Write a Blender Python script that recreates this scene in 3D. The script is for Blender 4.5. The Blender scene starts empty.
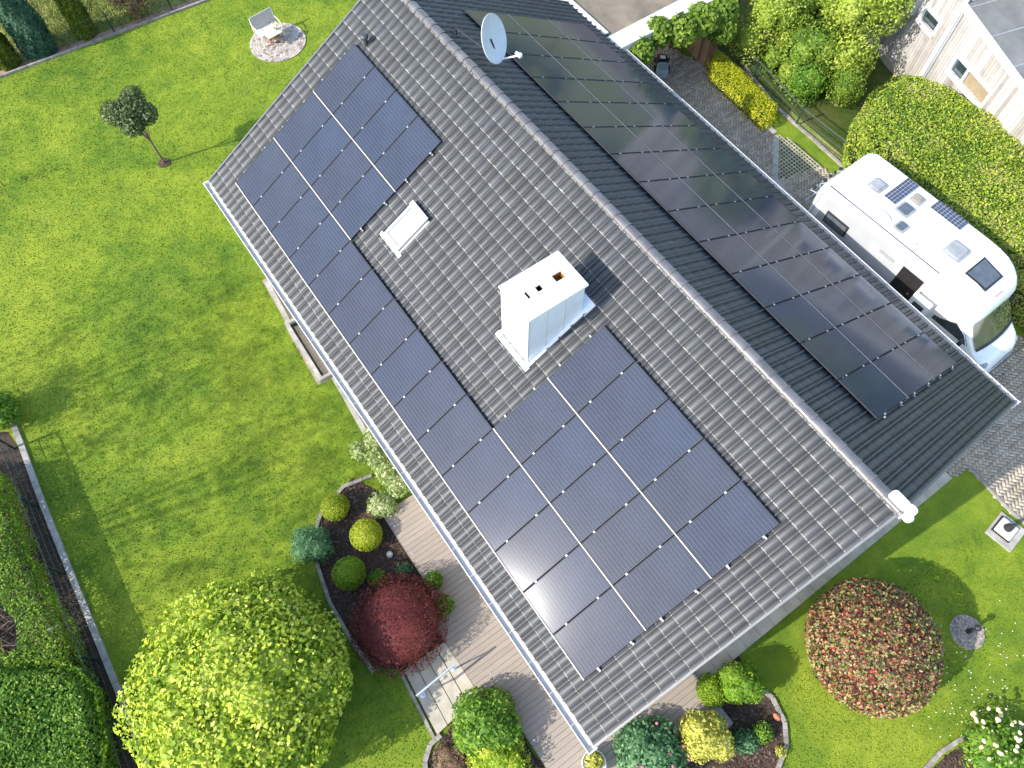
import bpy, math, random
import numpy as np
from mathutils import Vector, Matrix
sc = bpy.context.scene
# ------------------------------------------------------------------ camera, sky, sun, exposure
# world frame: X runs north along the ridge of the house (0 = south gable), Y points left of the ridge, Z up
CW = np.array([0.97618793, 8.46920967, 20.66625624]); FPX = 742.1701
RT = np.array([-0.57848088, -0.8156778, -0.00544035])
UP = np.array([0.73183261, -0.52194018, 0.43817746])
FW = np.array([0.36025116, -0.24949585, -0.89887203])
cd = bpy.data.cameras.new('camera'); cam = bpy.data.objects.new('camera', cd); sc.collection.objects.link(cam)
cd.angle_x = 2*math.atan(512/FPX); cd.clip_end = 3000; cd.clip_start = .1
M = Matrix.Identity(4)
for i in range(3):
    M[i][0] = RT[i]; M[i][1] = UP[i]; M[i][2] = -FW[i]; M[i][3] = CW[i]
cam.matrix_world = M; sc.camera = cam
EL, AZ = 33.5, 80.5           # sun height; direction towards the sun measured from +X to +Y
w = bpy.data.worlds.new("World"); sc.world = w; w.use_nodes = True
nt = w.node_tree; bg = nt.nodes['Background']
sky = nt.nodes.new('ShaderNodeTexSky'); sky.sky_type = 'NISHITA'; sky.sun_disc = False
sky.sun_elevation = math.radians(EL); sky.sun_rotation = math.radians(90-AZ)
sky.air_density = 1.0; sky.dust_density = 1.0
nt.links.new(sky.outputs[0], bg.inputs[0]); bg.inputs[1].default_value = 0.15
sd = bpy.data.lights.new('sun', 'SUN'); sd.energy = 2.5; sd.angle = math.radians(0.5); sd.color = (1, .95, .86)
sun = bpy.data.objects.new('sun', sd); sc.collection.objects.link(sun)
S = Vector((math.cos(math.radians(EL))*math.cos(math.radians(AZ)), math.cos(math.radians(EL))*math.sin(math.radians(AZ)), math.sin(math.radians(EL))))
sun.rotation_euler = S.to_track_quat('Z', 'Y').to_euler()
sc.view_settings.view_transform = 'Standard'; sc.view_settings.look = 'None'
sc.view_settings.exposure = 1.55; sc.view_settings.gamma = 1

rng = np.random.default_rng(7); random.seed(7)
R = math.radians
PT = 0.516572; SP, CP, TP = math.sin(PT), math.cos(PT), math.tan(PT)
ZR = 6.630; SL = 8.146; SR = 8.184; LEN = 19.466

def G(px, py, z=0.0):
    d = RT*(px-512)/FPX - UP*(py-384)/FPX + FW
    t = (z-CW[2])/d[2]; p = CW+d*t
    return (float(p[0]), float(p[1]), float(z))
def depth(P): return float((np.array(P)-CW) @ FW)

# ------------------------------------------------------------------ materials
def nodes(name):
    m = bpy.data.materials.new(name); m.use_nodes = True
    return m, m.node_tree, m.node_tree.nodes['Principled BSDF']
def ramp(nt, stops):
    r = nt.nodes.new('ShaderNodeValToRGB'); e = r.color_ramp.elements
    while len(e) < len(stops): e.new(.5)
    for el, (p, c) in zip(e, stops): el.position = p; el.color = (*c, 1)
    return r
def noise(nt, scale, detail=4, rough=.55, coord='Object', vec=None, dist=0):
    n = nt.nodes.new('ShaderNodeTexNoise'); n.inputs['Scale'].default_value = scale
    n.inputs['Detail'].default_value = detail; n.inputs['Roughness'].default_value = rough
    n.inputs['Distortion'].default_value = dist
    if vec is None:
        tc = nt.nodes.new('ShaderNodeTexCoord'); vec = tc.outputs[coord]
    nt.links.new(vec, n.inputs['Vector']); return n
def mix(nt, a, b, f, mode='MIX'):
    m = nt.nodes.new('ShaderNodeMix'); m.data_type = 'RGBA'; m.blend_type = mode
    for s, v in ((m.inputs[6], a), (m.inputs[7], b), (m.inputs[0], f)):
        if hasattr(v, 'is_output'): nt.links.new(v, s)
        elif isinstance(v, (int, float)): s.default_value = v
        else: s.default_value = (*v, 1)
    return m.outputs[2]
def bump(nt, bs, h, strength=.3, dist=.02):
    b = nt.nodes.new('ShaderNodeBump'); b.inputs['Strength'].default_value = strength
    b.inputs['Distance'].default_value = dist
    nt.links.new(h, b.inputs['Height']); nt.links.new(b.outputs[0], bs.inputs['Normal'])
def plain(name, col, rough=.5, metal=0, var=.12, scale=6, coat=0, spec=.5, bmp=0, island=0):
    m, nt, b = nodes(name)
    n = noise(nt, scale, 5)
    lo = [c*(1-var) for c in col]; hi = [min(1, c*(1+var)) for c in col]
    r = ramp(nt, [(.3, lo), (.7, hi)]); nt.links.new(n.outputs[0], r.inputs[0])
    out = r.outputs[0]
    if island:
        g = nt.nodes.new('ShaderNodeNewGeometry')
        r2 = ramp(nt, [(0, [1-island]*3), (1, [1]*3)]); nt.links.new(g.outputs['Random Per Island'], r2.inputs[0])
        out = mix(nt, out, r2.outputs[0], 1.0, 'MULTIPLY')
    nt.links.new(out, b.inputs['Base Color'])
    b.inputs['Roughness'].default_value = rough; b.inputs['Metallic'].default_value = metal
    b.inputs['Coat Weight'].default_value = coat; b.inputs['Specular IOR Level'].default_value = spec
    if bmp:
        n2 = noise(nt, scale*6, 4); bump(nt, b, n2.outputs[0], bmp)
    return m
def island_ramp(name, stops, rough=.7, nscale=3, bmp=.0, var=.25, spec=.4):
    m, nt, b = nodes(name)
    g = nt.nodes.new('ShaderNodeNewGeometry'); r = ramp(nt, stops); nt.links.new(g.outputs['Random Per Island'], r.inputs[0])
    n = noise(nt, nscale, 5); r2 = ramp(nt, [(.3, [1-var]*3), (.7, [1, 1, 1])]); nt.links.new(n.outputs[0], r2.inputs[0])
    nt.links.new(mix(nt, r.outputs[0], r2.outputs[0], 1.0, 'MULTIPLY'), b.inputs['Base Color'])
    b.inputs['Roughness'].default_value = rough; b.inputs['Specular IOR Level'].default_value = spec
    if bmp:
        n2 = noise(nt, 60, 4); bump(nt, b, n2.outputs[0], bmp)
    return m
def leafmat(name, cols, trans=.3, rough=.5, nscale=1.2):
    m, nt, b = nodes(name)
    g = nt.nodes.new('ShaderNodeNewGeometry')
    k = len(cols); r = ramp(nt, [(i/max(1, k-1), c) for i, c in enumerate(cols)])
    n = noise(nt, nscale, 3, .6)
    ad = nt.nodes.new('ShaderNodeMath'); ad.operation = 'MULTIPLY_ADD'; ad.inputs[1].default_value = 1.5; ad.inputs[2].default_value = -.75
    nt.links.new(n.outputs[0], ad.inputs[0])
    a2 = nt.nodes.new('ShaderNodeMath'); a2.operation = 'ADD'; a2.use_clamp = True
    nt.links.new(g.outputs['Random Per Island'], a2.inputs[0]); nt.links.new(ad.outputs[0], a2.inputs[1])
    nt.links.new(a2.outputs[0], r.inputs[0]); nt.links.new(r.outputs[0], b.inputs['Base Color'])
    b.inputs['Roughness'].default_value = rough; b.inputs['Specular IOR Level'].default_value = .18
    t = nt.nodes.new('ShaderNodeBsdfTranslucent'); nt.links.new(mix(nt, r.outputs[0], (1.3, 1.4, .6), .5, 'MULTIPLY'), t.inputs[0])
    ms = nt.nodes.new('ShaderNodeMixShader'); ms.inputs[0].default_value = trans
    nt.links.new(b.outputs[0], ms.inputs[1]); nt.links.new(t.outputs[0], ms.inputs[2])
    nt.links.new(ms.outputs[0], nt.nodes['Material Output'].inputs[0]); return m

def grassmat(name, dark, mid, light, straw, s=1.0, strawamt=.15):
    m, nt, b = nodes(name)
    tc = nt.nodes.new('ShaderNodeTexCoord')
    n1 = noise(nt, .16*s, 6, .62, vec=tc.outputs['Object'], dist=.6)
    n2 = noise(nt, 1.1*s, 6, .7, vec=tc.outputs['Object'], dist=.4)
    n3 = noise(nt, 26, 3, .7, vec=tc.outputs['Object'])
    r1 = ramp(nt, [(.40, dark), (.5, mid), (.60, light)]); nt.links.new(n1.outputs[0], r1.inputs[0])
    r2 = ramp(nt, [(.36, dark), (.5, mid), (.64, light)]); nt.links.new(n2.outputs[0], r2.inputs[0])
    c = mix(nt, r1.outputs[0], r2.outputs[0], .5)
    r3 = ramp(nt, [(.3, (.55, .6, .5)), (.68, (1.25, 1.22, 1.2))]); nt.links.new(n3.outputs[0], r3.inputs[0])
    c = mix(nt, c, r3.outputs[0], .75, 'MULTIPLY')
    n4 = noise(nt, .5*s, 5, .7, vec=tc.outputs['Object'], dist=1.0)
    r4 = ramp(nt, [(.6, (0, 0, 0)), (.8, (1, 1, 1))]); nt.links.new(n4.outputs[0], r4.inputs[0])
    mu = nt.nodes.new('ShaderNodeMath'); mu.operation = 'MULTIPLY'; mu.inputs[1].default_value = strawamt
    nt.links.new(r4.outputs[0], mu.inputs[0])
    c = mix(nt, c, straw, mu.outputs[0])
    nt.links.new(c, b.inputs['Base Color']); b.inputs['Roughness'].default_value = .85; b.inputs['Specular IOR Level'].default_value = .15
    n5 = noise(nt, 45, 3, .8, vec=tc.outputs['Object']); bump(nt, b, n5.outputs[0], .9, .04)
    return m

MT = {}
MT['lawn'] = grassmat('lawn_grass', (.100, .185, .020), (.195, .282, .024), (.325, .385, .038), (.46, .39, .13))
MT['meadow'] = grassmat('meadow_grass', (.17, .23, .05), (.32, .36, .09), (.48, .45, .18), (.58, .47, .27), 2.2, .8)
MT['shadegrass'] = grassmat('shaded_grass', (.040, .075, .014), (.070, .105, .020), (.11, .12, .035), (.16, .10, .045), 2.0, .7)  # brownish grass, darkened in its colour for the shade under the trees
MT['soil'] = plain('mulch', (.060, .038, .026), .95, var=.6, scale=14, bmp=.8)
MT['chip'] = island_ramp('bark_chips', [(0, (.03, .018, .012)), (.6, (.10, .06, .04)), (1, (.19, .13, .09))], .9)
MT['tile'] = None
def tilemat():
    m, nt, b = nodes('roof_tiles')
    g = nt.nodes.new('ShaderNodeNewGeometry'); r = ramp(nt, [(0, (.044, .047, .051)), (1, (.060, .064, .069))]); nt.links.new(g.outputs['Random Per Island'], r.inputs[0])
    n = noise(nt, 2.2, 6, .65); r2 = ramp(nt, [(.3, (.72, .72, .70)), (.7, (1.1, 1.1, 1.1))]); nt.links.new(n.outputs[0], r2.inputs[0])
    nt.links.new(mix(nt, r.outputs[0], r2.outputs[0], 1.0, 'MULTIPLY'), b.inputs['Base Color'])
    rr = nt.nodes.new('ShaderNodeMapRange'); rr.inputs[3].default_value = .44; rr.inputs[4].default_value = .58
    nt.links.new(n.outputs[0], rr.inputs[0]); nt.links.new(rr.outputs[0], b.inputs['Roughness'])
    b.inputs['Specular IOR Level'].default_value = .42
    return m
MT['tile'] = tilemat()
MT['lit_tile_lip'] = plain('lit_tile_lip', (.24, .235, .225), .42, var=.5, scale=9, spec=.6, island=.5)  # front lips paler than the tiles: sun glint put into the colour
MT['ridge'] = plain('ridge_tile', (.13, .125, .13), .38, var=.25, scale=4, coat=.3, island=.25)
MT['zinc'] = plain('pale_zinc', (.58, .56, .52), .8, metal=.0, var=.1, scale=5)
MT['white'] = plain('white_paint', (.80, .80, .79), .4, var=.03)
MT['render'] = plain('wall_render', (.74, .72, .67), .85, var=.05, scale=3, bmp=.1)
MT['chim'] = plain('chimney_sheet', (.80, .82, .83), .45, metal=.1, var=.05, scale=3)
MT['seam'] = plain('seam_grey', (.32, .35, .37), .5)
MT['dark'] = plain('dark_rubber', (.02, .02, .022), .6)
MT['black'] = plain('black_gap', (.012, .012, .013), .5)
MT['alu'] = plain('aluminium_rail', (.50, .44, .39), .55, metal=.0, var=.08)
MT['clamp'] = plain('clamp_metal', (.30, .31, .32), .5, metal=.2)
MT['steel'] = plain('stainless_steel', (.78, .78, .77), .22, metal=.7)
MT['brown'] = plain('flue_brown', (.30, .14, .03), .6)
MT['concrete'] = plain('concrete', (.36, .34, .30), .85, var=.25, scale=4, bmp=.25)
MT['kerb'] = plain('kerb_stone', (.30, .27, .23), .85, var=.3, scale=5, bmp=.25, island=.25)
MT['slab'] = plain('sandy_slab', (.46, .41, .32), .8, var=.2, scale=2.5, bmp=.2, island=.1)
MT['gravel'] = island_ramp('gravel', [(0, (.16, .14, .12)), (.5, (.34, .30, .25)), (1, (.52, .48, .42))], .85)
MT['gravelbase'] = plain('gravel_bed', (.36, .30, .23), .9, var=.4, scale=30, bmp=.6)
MT['paver'] = island_ramp('pavers', [(0, (.35, .29, .215)), (.5, (.44, .37, .28)), (1, (.53, .45, .345))], .85, nscale=1.2, bmp=.2)
MT['joint'] = plain('paver_joint', (.10, .09, .07), .95, var=.4, scale=10)
MT['deck'] = None
def deckmat():
    m, nt, b = nodes('deck_boards')
    g = nt.nodes.new('ShaderNodeNewGeometry'); r = ramp(nt, [(0, (.325, .268, .215)), (.5, (.345, .285, .23)), (1, (.365, .303, .248))]); nt.links.new(g.outputs['Random Per Island'], r.inputs[0])
    tc = nt.nodes.new('ShaderNodeTexCoord'); mp = nt.nodes.new('ShaderNodeMapping'); mp.inputs['Scale'].default_value = (30, 1.2, 1)
    nt.links.new(tc.outputs['Object'], mp.inputs[0]); n = noise(nt, 2, 5, .6, vec=mp.outputs[0])
    r2 = ramp(nt, [(.3, (.8, .8, .8)), (.7, (1, 1, 1))]); nt.links.new(n.outputs[0], r2.inputs[0])
    nt.links.new(mix(nt, r.outputs[0], r2.outputs[0], 1.0, 'MULTIPLY'), b.inputs['Base Color']); b.inputs['Roughness'].default_value = .7
    bump(nt, b, n.outputs[0], .25, .01); return m
MT['deck'] = deckmat()
MT['wood'] = plain('warm_wood', (.30, .14, .05), .6, var=.3, scale=8)
MT['oldwood'] = island_ramp('weathered_boards', [(0, (.12, .06, .03)), (.5, (.24, .13, .07)), (1, (.34, .22, .13))], .8)
MT['cladding'] = island_ramp('pale_cladding', [(0, (.28, .24, .205)), (.35, (.40, .375, .345)), (1, (.52, .505, .485))], .8, nscale=2)
MT['annexroof'] = plain('felt_roof', (.17, .175, .17), .85, var=.2, scale=1.5, bmp=.2)
MT['flatroof'] = plain('gravel_felt_roof', (.20, .165, .12), .9, var=.3, scale=1.2, bmp=.4)
MT['glass'] = plain('dark_glass', (.03, .045, .05), .06, var=.2, coat=1, spec=.8)
MT['skyglass'] = plain('skylight_glass', (.36, .39, .42), .2, var=.05, coat=1, spec=.8)
MT['vanwhite'] = plain('van_paint', (.80, .80, .79), .22, var=.015, coat=.6)
MT['vangrey'] = plain('van_grey', (.45, .47, .49), .4)
MT['smoke'] = plain('smoked_acrylic', (.09, .105, .12), .15, var=.2, coat=.8)
MT['amber'] = plain('cream_acrylic', (.30, .25, .18), .3, var=.2)
MT['hatch'] = plain('hatch_acrylic', (.30, .31, .31), .3, var=.2)
MT['cabin'] = plain('cabin_shade', (.010, .008, .008), .8, var=.5)
MT['red'] = plain('red_plastic', (.55, .02, .02), .35)
MT['trunk'] = plain('bark', (.14, .10, .065), .9, var=.4, scale=12, bmp=.5)
MT['post'] = plain('fence_green', (.018, .045, .032), .45)
MT['wire'] = plain('fence_wire', (.06, .08, .07), .6, spec=.2)
MT['cloth'] = plain('bench_fabric', (.42, .40, .38), .8, var=.08)
MT['cream'] = plain('cream_cushion', (.72, .68, .55), .8, var=.06)
MT['stone'] = plain('pale_stone', (.5, .5, .48), .8, var=.2)
MT['flower'] = plain('cream_petals', (.60, .52, .30), .6, var=.1)
MT['daisy'] = plain('daisy_petals', (.78, .78, .66), .6)
MT['pink'] = plain('pink_petals', (.65, .14, .25), .6)

def solarmat():
    m, nt, b = nodes('solar_cells')
    tc = nt.nodes.new('ShaderNodeTexCoord'); sx = nt.nodes.new('ShaderNodeSeparateXYZ'); nt.links.new(tc.outputs['Object'], sx.inputs[0])
    def line(src, per, wd):
        a = nt.nodes.new('ShaderNodeMath'); a.operation = 'DIVIDE'; a.inputs[1].default_value = per; nt.links.new(src, a.inputs[0])
        f = nt.nodes.new('ShaderNodeMath'); f.operation = 'FRACT'; nt.links.new(a.outputs[0], f.inputs[0])
        l = nt.nodes.new('ShaderNodeMath'); l.operation = 'LESS_THAN'; l.inputs[1].default_value = wd; nt.links.new(f.outputs[0], l.inputs[0]); return l.outputs[0]
    fine = line(sx.outputs[0], .0364, .16)      # busbars up the slope
    cells = line(sx.outputs[1], .0895, .10)      # half-cell rows
    n = noise(nt, .7, 3)
    r = ramp(nt, [(.3, (.021, .027, .044)), (.7, (.033, .042, .066))]); nt.links.new(n.outputs[0], r.inputs[0])
    oi = nt.nodes.new('ShaderNodeObjectInfo'); r3 = ramp(nt, [(0, (1.08, 1.0, .93)), (.5, (1, 1, 1)), (1, (.92, 1.04, 1.15))]); nt.links.new(oi.outputs['Random'], r3.inputs[0])
    c0_ = mix(nt, r.outputs[0], r3.outputs[0], 1.0, 'MULTIPLY')
    c = mix(nt, c0_, (.095, .105, .135), fine)
    c = mix(nt, c, (.085, .096, .125), cells)
    nt.links.new(c, b.inputs['Base Color'])
    b.inputs['Roughness'].default_value = .11
    b.inputs['Specular IOR Level'].default_value = .22
    return m
MT['solar'] = solarmat()
MT['solarframe'] = plain('panel_frame', (.035, .038, .045), .6, spec=.12)
MT['vansolar'] = plain('van_solar', (.05, .06, .10), .4)

# ------------------------------------------------------------------ mesh builder
class MB:
    def __init__(s): s.v = []; s.f = []
    def add(s, vs, fs):
        o = len(s.v); s.v += [tuple(map(float, q)) for q in vs]; s.f += [tuple(i+o for i in q) for q in fs]; return s
    def box(s, c, d, rz=0, m=None):
        x, y, z = d[0]/2, d[1]/2, d[2]/2; ca, sa = math.cos(rz), math.sin(rz); vs = []
        for k in (-z, z):
            for i, j in ((-x, -y), (x, -y), (x, y), (-x, y)):
                p = (i, j, k)
                if m is not None: p = tuple(m @ Vector(p)); vs.append((c[0]+p[0], c[1]+p[1], c[2]+p[2]))
                else: vs.append((c[0]+i*ca-j*sa, c[1]+i*sa+j*ca, c[2]+k))
        return s.add(vs, [(3, 2, 1, 0), (4, 5, 6, 7), (0, 1, 5, 4), (1, 2, 6, 5), (2, 3, 7, 6), (3, 0, 4, 7)])
    def rbox(s, c, d, r=.02, rz=0, n=3):      # box with rounded vertical edges and a bevelled top
        x, y = d[0]/2, d[1]/2; r = min(r, x, y); pts = []
        for cx, cy, a0 in ((x-r, y-r, 0), (-x+r, y-r, 90), (-x+r, -y+r, 180), (x-r, -y+r, 270)):
            for i in range(n+1):
                a = R(a0+90*i/n); pts.append((cx+r*math.cos(a), cy+r*math.sin(a)))
        ca, sa = math.cos(rz), math.sin(rz); b = min(r*.6, d[2]*.45); rings = []
        for z, k in ((0, 1), (d[2]-b, 1), (d[2]-b*.3, 1-b*.3/max(x, y)), (d[2], 1-b/min(x, y))):
            rings.append([(c[0]+(p*k)*ca-(q*k)*sa, c[1]+(p*k)*sa+(q*k)*ca, c[2]+z) for p, q in pts])
        return s.loft(rings)
    def loft(s, rings, caps=True, closed=True):
        n = len(rings[0]); vs = [p for r in rings for p in r]; fs = []
        for i in range(len(rings)-1):
            for j in range(n if closed else n-1):
                k = (j+1) % n; fs.append((i*n+j, i*n+k, (i+1)*n+k, (i+1)*n+j))
        if caps and closed: fs += [tuple(range(n))[::-1], tuple(range((len(rings)-1)*n, len(rings)*n))]
        return s.add(vs, fs)
    def tube(s, path, r, n=8, caps=True):
        P = [Vector(p) for p in path]; rs = r if isinstance(r, (list, tuple)) else [r]*len(P); rings = []
        for i, p in enumerate(P):
            t = (P[min(i+1, len(P)-1)]-P[max(i-1, 0)]).normalized()
            a = t.orthogonal().normalized() if i == 0 else (a-t*a.dot(t)).normalized()
            b = t.cross(a); rings.append([tuple(p+(a*math.cos(2*math.pi*k/n)+b*math.sin(2*math.pi*k/n))*rs[i]) for k in range(n)])
        return s.loft(rings, caps)
    def lathe(s, c, prof, n=20):
        rings = [[(c[0]+r*math.cos(2*math.pi*k/n), c[1]+r*math.sin(2*math.pi*k/n), c[2]+z) for k in range(n)] for r, z in prof]
        return s.loft(rings)
    def prism(s, poly, z0, z1):
        a = sum(poly[i][0]*poly[(i+1) % len(poly)][1]-poly[(i+1) % len(poly)][0]*poly[i][1] for i in range(len(poly)))
        if a < 0: poly = poly[::-1]
        n = len(poly); vs = [(p[0], p[1], z0) for p in poly]+[(p[0], p[1], z1) for p in poly]
        fs = [tuple(range(n))[::-1], tuple(range(n, 2*n))]+[(i, (i+1) % n, n+(i+1) % n, n+i) for i in range(n)]
        return s.add(vs, fs)
    def ell(s, c, r, n=16, m=10):
        rings = [[(c[0]+r[0]*math.sin(math.pi*i/m)*math.cos(2*math.pi*k/n), c[1]+r[1]*math.sin(math.pi*i/m)*math.sin(2*math.pi*k/n), c[2]-r[2]*math.cos(math.pi*i/m)) for k in range(n)] for i in [.08]+list(range(1, m))+[m-.08]]
        return s.loft(rings)

def mkobj(name, vs, fs, mat, parent=None, smooth=False, local=False):
    me = bpy.data.meshes.new(name)
    vs = np.asarray(vs, dtype=np.float32).reshape(-1, 3)
    if parent is not None and not local:
        a_ = parent
        while a_ is not None: vs = vs-np.array(a_.location, dtype=np.float32); a_ = a_.parent
    if isinstance(fs, np.ndarray):
        k = fs.shape[1]; n = fs.shape[0]
        me.vertices.add(len(vs)); me.vertices.foreach_set('co', vs.ravel())
        me.loops.add(n*k); me.loops.foreach_set('vertex_index', fs.astype(np.int32).ravel())
        me.polygons.add(n); me.polygons.foreach_set('loop_start', np.arange(n, dtype=np.int32)*k)
        me.polygons.foreach_set('loop_total', np.full(n, k, dtype=np.int32))
    else: me.from_pydata([tuple(q) for q in vs.tolist()], [], fs)
    me.update(calc_edges=True)
    me.materials.append(mat)
    if smooth: me.polygons.foreach_set('use_smooth', [True]*len(me.polygons))
    o = bpy.data.objects.new(name, me); sc.collection.objects.link(o)
    if parent is not None: o.parent = parent
    return o
def obj(name, mb, mat, parent=None, smooth=False, local=False):
    return mkobj(name, mb.v, mb.f, MT[mat] if isinstance(mat, str) else mat, parent, smooth, local)
def autosmooth(o, ang=40):
    me = o.data; me.polygons.foreach_set('use_smooth', [True]*len(me.polygons))
    try: me.set_sharp_from_angle(angle=R(ang))
    except Exception: pass
    return o
def empty(name, loc, label, cat, group=None, rot=(0, 0, 0)):
    o = bpy.data.objects.new(name, None); sc.collection.objects.link(o); o.location = loc; o.rotation_euler = rot
    o.empty_display_size = .2; return tag(o, label, cat, group)
def tag(o, label, cat, group=None):
    o['label'] = label; o['category'] = cat
    if group: o['group'] = group
    return o
def struct(name, mb, mat, smooth=False):
    o = obj(name, mb, mat, None, smooth); o['kind'] = 'structure'; return o
def copy_tree(o, parent=None):
    c = o.copy(); sc.collection.objects.link(c)
    if parent is not None: c.parent = parent
    for ch in list(o.children): copy_tree(ch, c)
    return c
def inside(pts, poly):
    pts = np.asarray(pts); r = np.zeros(len(pts), bool); n = len(poly)
    for i in range(n):
        x0, y0 = poly[i][:2]; x1, y1 = poly[(i+1) % n][:2]
        c = ((y0 > pts[:, 1]) != (y1 > pts[:, 1]))
        with np.errstate(divide='ignore', invalid='ignore'): xx = (x1-x0)*(pts[:, 1]-y0)/(y1-y0)+x0
        r ^= c & (pts[:, 0] < xx)
    return r

# ------------------------------------------------------------------ ground
def sheet(name, poly, z, mat):
    return struct(name, MB().add([(p[0], p[1], z) for p in (poly if sum(poly[i][0]*poly[(i+1) % len(poly)][1]-poly[(i+1) % len(poly)][0]*poly[i][1] for i in range(len(poly))) > 0 else poly[::-1])], [tuple(range(len(poly)))]), mat)
sheet('ground', [(-400, -400), (600, -400), (600, 400), (-400, 400)], -.02, 'meadow')
FN = lambda y: 31.05+(y-2.5)*(0.66/8.84)+.10           # north kerb line
sheet('lawn', [(-30, 16.45), (-30, -12.0), (FN(-12), -12.0), (FN(16.45), 16.45)], 0.0, 'lawn')
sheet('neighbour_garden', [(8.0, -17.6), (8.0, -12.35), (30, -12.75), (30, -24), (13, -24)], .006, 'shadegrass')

def grass_blades(name, poly, n, mat, hgt=.05, seed=1):
    rg = np.random.default_rng(seed); xs = [p[0] for p in poly]; ys = [p[1] for p in poly]
    P = np.stack([rg.uniform(min(xs), max(xs), n), rg.uniform(min(ys), max(ys), n)], 1); P = P[inside(P, poly)]
    P = P[~((P[:, 0] > -1.9) & (P[:, 0] < LEN+.2) & (np.abs(P[:, 1]) < 7.2))]
    for q in BARE: P = P[~inside(P, q)]
    m = len(P); a = rg.uniform(0, 6.28, m); h = hgt*rg.uniform(.5, 1.4, m); w_ = rg.uniform(.008, .02, m); ln = rg.uniform(.3, 1.2, m)*h; la = rg.uniform(0, 6.28, m)
    V = np.zeros((m, 4, 3)); dx, dy = np.cos(a)*w_, np.sin(a)*w_
    V[:, 0] = np.c_[P[:, 0]-dx, P[:, 1]-dy, np.zeros(m)]; V[:, 1] = np.c_[P[:, 0]+dx, P[:, 1]+dy, np.zeros(m)]
    tx, ty = P[:, 0]+np.cos(la)*ln, P[:, 1]+np.sin(la)*ln
    V[:, 2] = np.c_[tx+dx*.4, ty+dy*.4, h]; V[:, 3] = np.c_[tx-dx*.4, ty-dy*.4, h]
    o = mkobj(name, V.reshape(-1, 3), np.arange(4*m).reshape(-1, 4), MT[mat]); o['kind'] = 'stuff'; return o
# driveway: real herringbone blocks
def herring(name, poly, z, mat='paver', ang=45, bw=.2, bh=.1, gap=.004):
    xs = [p[0] for p in poly]; ys = [p[1] for p in poly]; cx, cy = (min(xs)+max(xs))/2, (min(ys)+max(ys))/2
    rad = max(max(xs)-min(xs), max(ys)-min(ys))*.75; ca, sa = math.cos(R(ang)), math.sin(R(ang)); cs = []; hz = []
    n = int(rad/bh)+2
    for i in range(-n, n):
        for j in range(-n, n):
            # 2:1 herringbone lattice
            k = (i-j) % 4
            if k == 0: cs.append(((i+1)*bh, (j+.5)*bh)); hz.append(True)
            elif k == 3: cs.append(((i+.5)*bh, (j+1)*bh)); hz.append(False)
    cs = np.array(cs); hz = np.array(hz)
    wx = cx+cs[:, 0]*ca-cs[:, 1]*sa; wy = cy+cs[:, 0]*sa+cs[:, 1]*ca
    ok = inside(np.stack([wx, wy], 1), poly); wx, wy, hz = wx[ok], wy[ok], hz[ok]
    N = len(wx); V = np.zeros((N, 8, 3), np.float32)
    hx = np.where(hz, bw/2-gap, bh/2-gap); hy = np.where(hz, bh/2-gap, bw/2-gap)
    zz = z+rng.uniform(-.002, .002, N)
    for q, (sx, sy) in enumerate(((-1, -1), (1, -1), (1, 1), (-1, 1))):
        for lv, (kk, dz) in enumerate(((1, -.03), (.95, 0))):
            lx, ly = sx*(hx-(.004 if lv else 0)), sy*(hy-(.004 if lv else 0))
            V[:, q+4*lv, 0] = wx+lx*ca-ly*sa; V[:, q+4*lv, 1] = wy+lx*sa+ly*ca; V[:, q+4*lv, 2] = zz+dz
    F = np.array([(4, 5, 6, 7), (0, 1, 5, 4), (1, 2, 6, 5), (2, 3, 7, 6), (3, 0, 4, 7)])
    F = (F[None]+8*np.arange(N)[:, None, None]).reshape(-1, 4)
    o = mkobj(name, V.reshape(-1, 3), F, MT[mat]); o['kind'] = 'structure'; return o
dr = [G(967, 466)[:2], G(1010, 512)[:2], (-4.5, -6.75), (-9, -6.9), (-9, -11.4), (9.9, -11.4), G(777, 182)[:2], G(775, 134)[:2], G(697, 62)[:2], (18.4, -10.9), (18.4, -5.5), (0.0, -5.5), (-.72, -6.1)]
sheet('driveway_bed', dr, .006, 'joint')
herring('driveway', dr, .03)
def kerbline(name, pts, wd=.08, ht=.06, seg=.5, mat='kerb'):
    mb = MB()
    for (a, b) in zip(pts[:-1], pts[1:]):
        A, B = np.array(a[:2]), np.array(b[:2]); L = np.linalg.norm(B-A)
        if L < .02: continue
        n = max(1, round(L/seg)); rz = math.atan2(*(B-A)[::-1])
        for i in range(n):
            c = A+(B-A)*(i+.5)/n; mb.box((c[0], c[1], ht/2-.03+rng.uniform(-.004, .004)), (L/n-.008, wd, ht+.06), rz+rng.uniform(-.01, .01))
    o = obj(name, mb, mat); o['kind'] = 'structure'; return o
def pxs(l, z=0): return [G(*q, z) for q in l]
kerbline('driveway_kerb', pxs([(697, 62), (775, 134)]), .22, .05, 1.0, 'concrete')
kerbline('driveway_kerb', pxs([(776, 136), (775, 182), (830, 240)]), .2, .045, .6, 'concrete')
kerbline('driveway_edging', [G(967, 466), G(1010, 512), (-4.5, -6.75), (-9, -6.9)], .07, .06)
kerbline('north_kerb', [(FN(16.3)-.12, 16.3), (FN(-3)-.12, -3.0)], .09, .09, 1.0, 'kerb')
sheet('north_path', [(FN(16.4)-.08, 16.4), (FN(16.4)+.30, 16.4), (FN(-4)+.30, -4), (FN(-4)-.08, -4)], .010, plain('earth_strip', (.26, .17, .11), .9, var=.4, scale=5, bmp=.4))
kerbline('west_kerb', [G(12, 420), G(22, 445), G(43, 503), G(70, 570), G(88.5, 615), G(116, 683), G(140, 745), G(160, 800)], .16, .07, .8, 'concrete')
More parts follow.
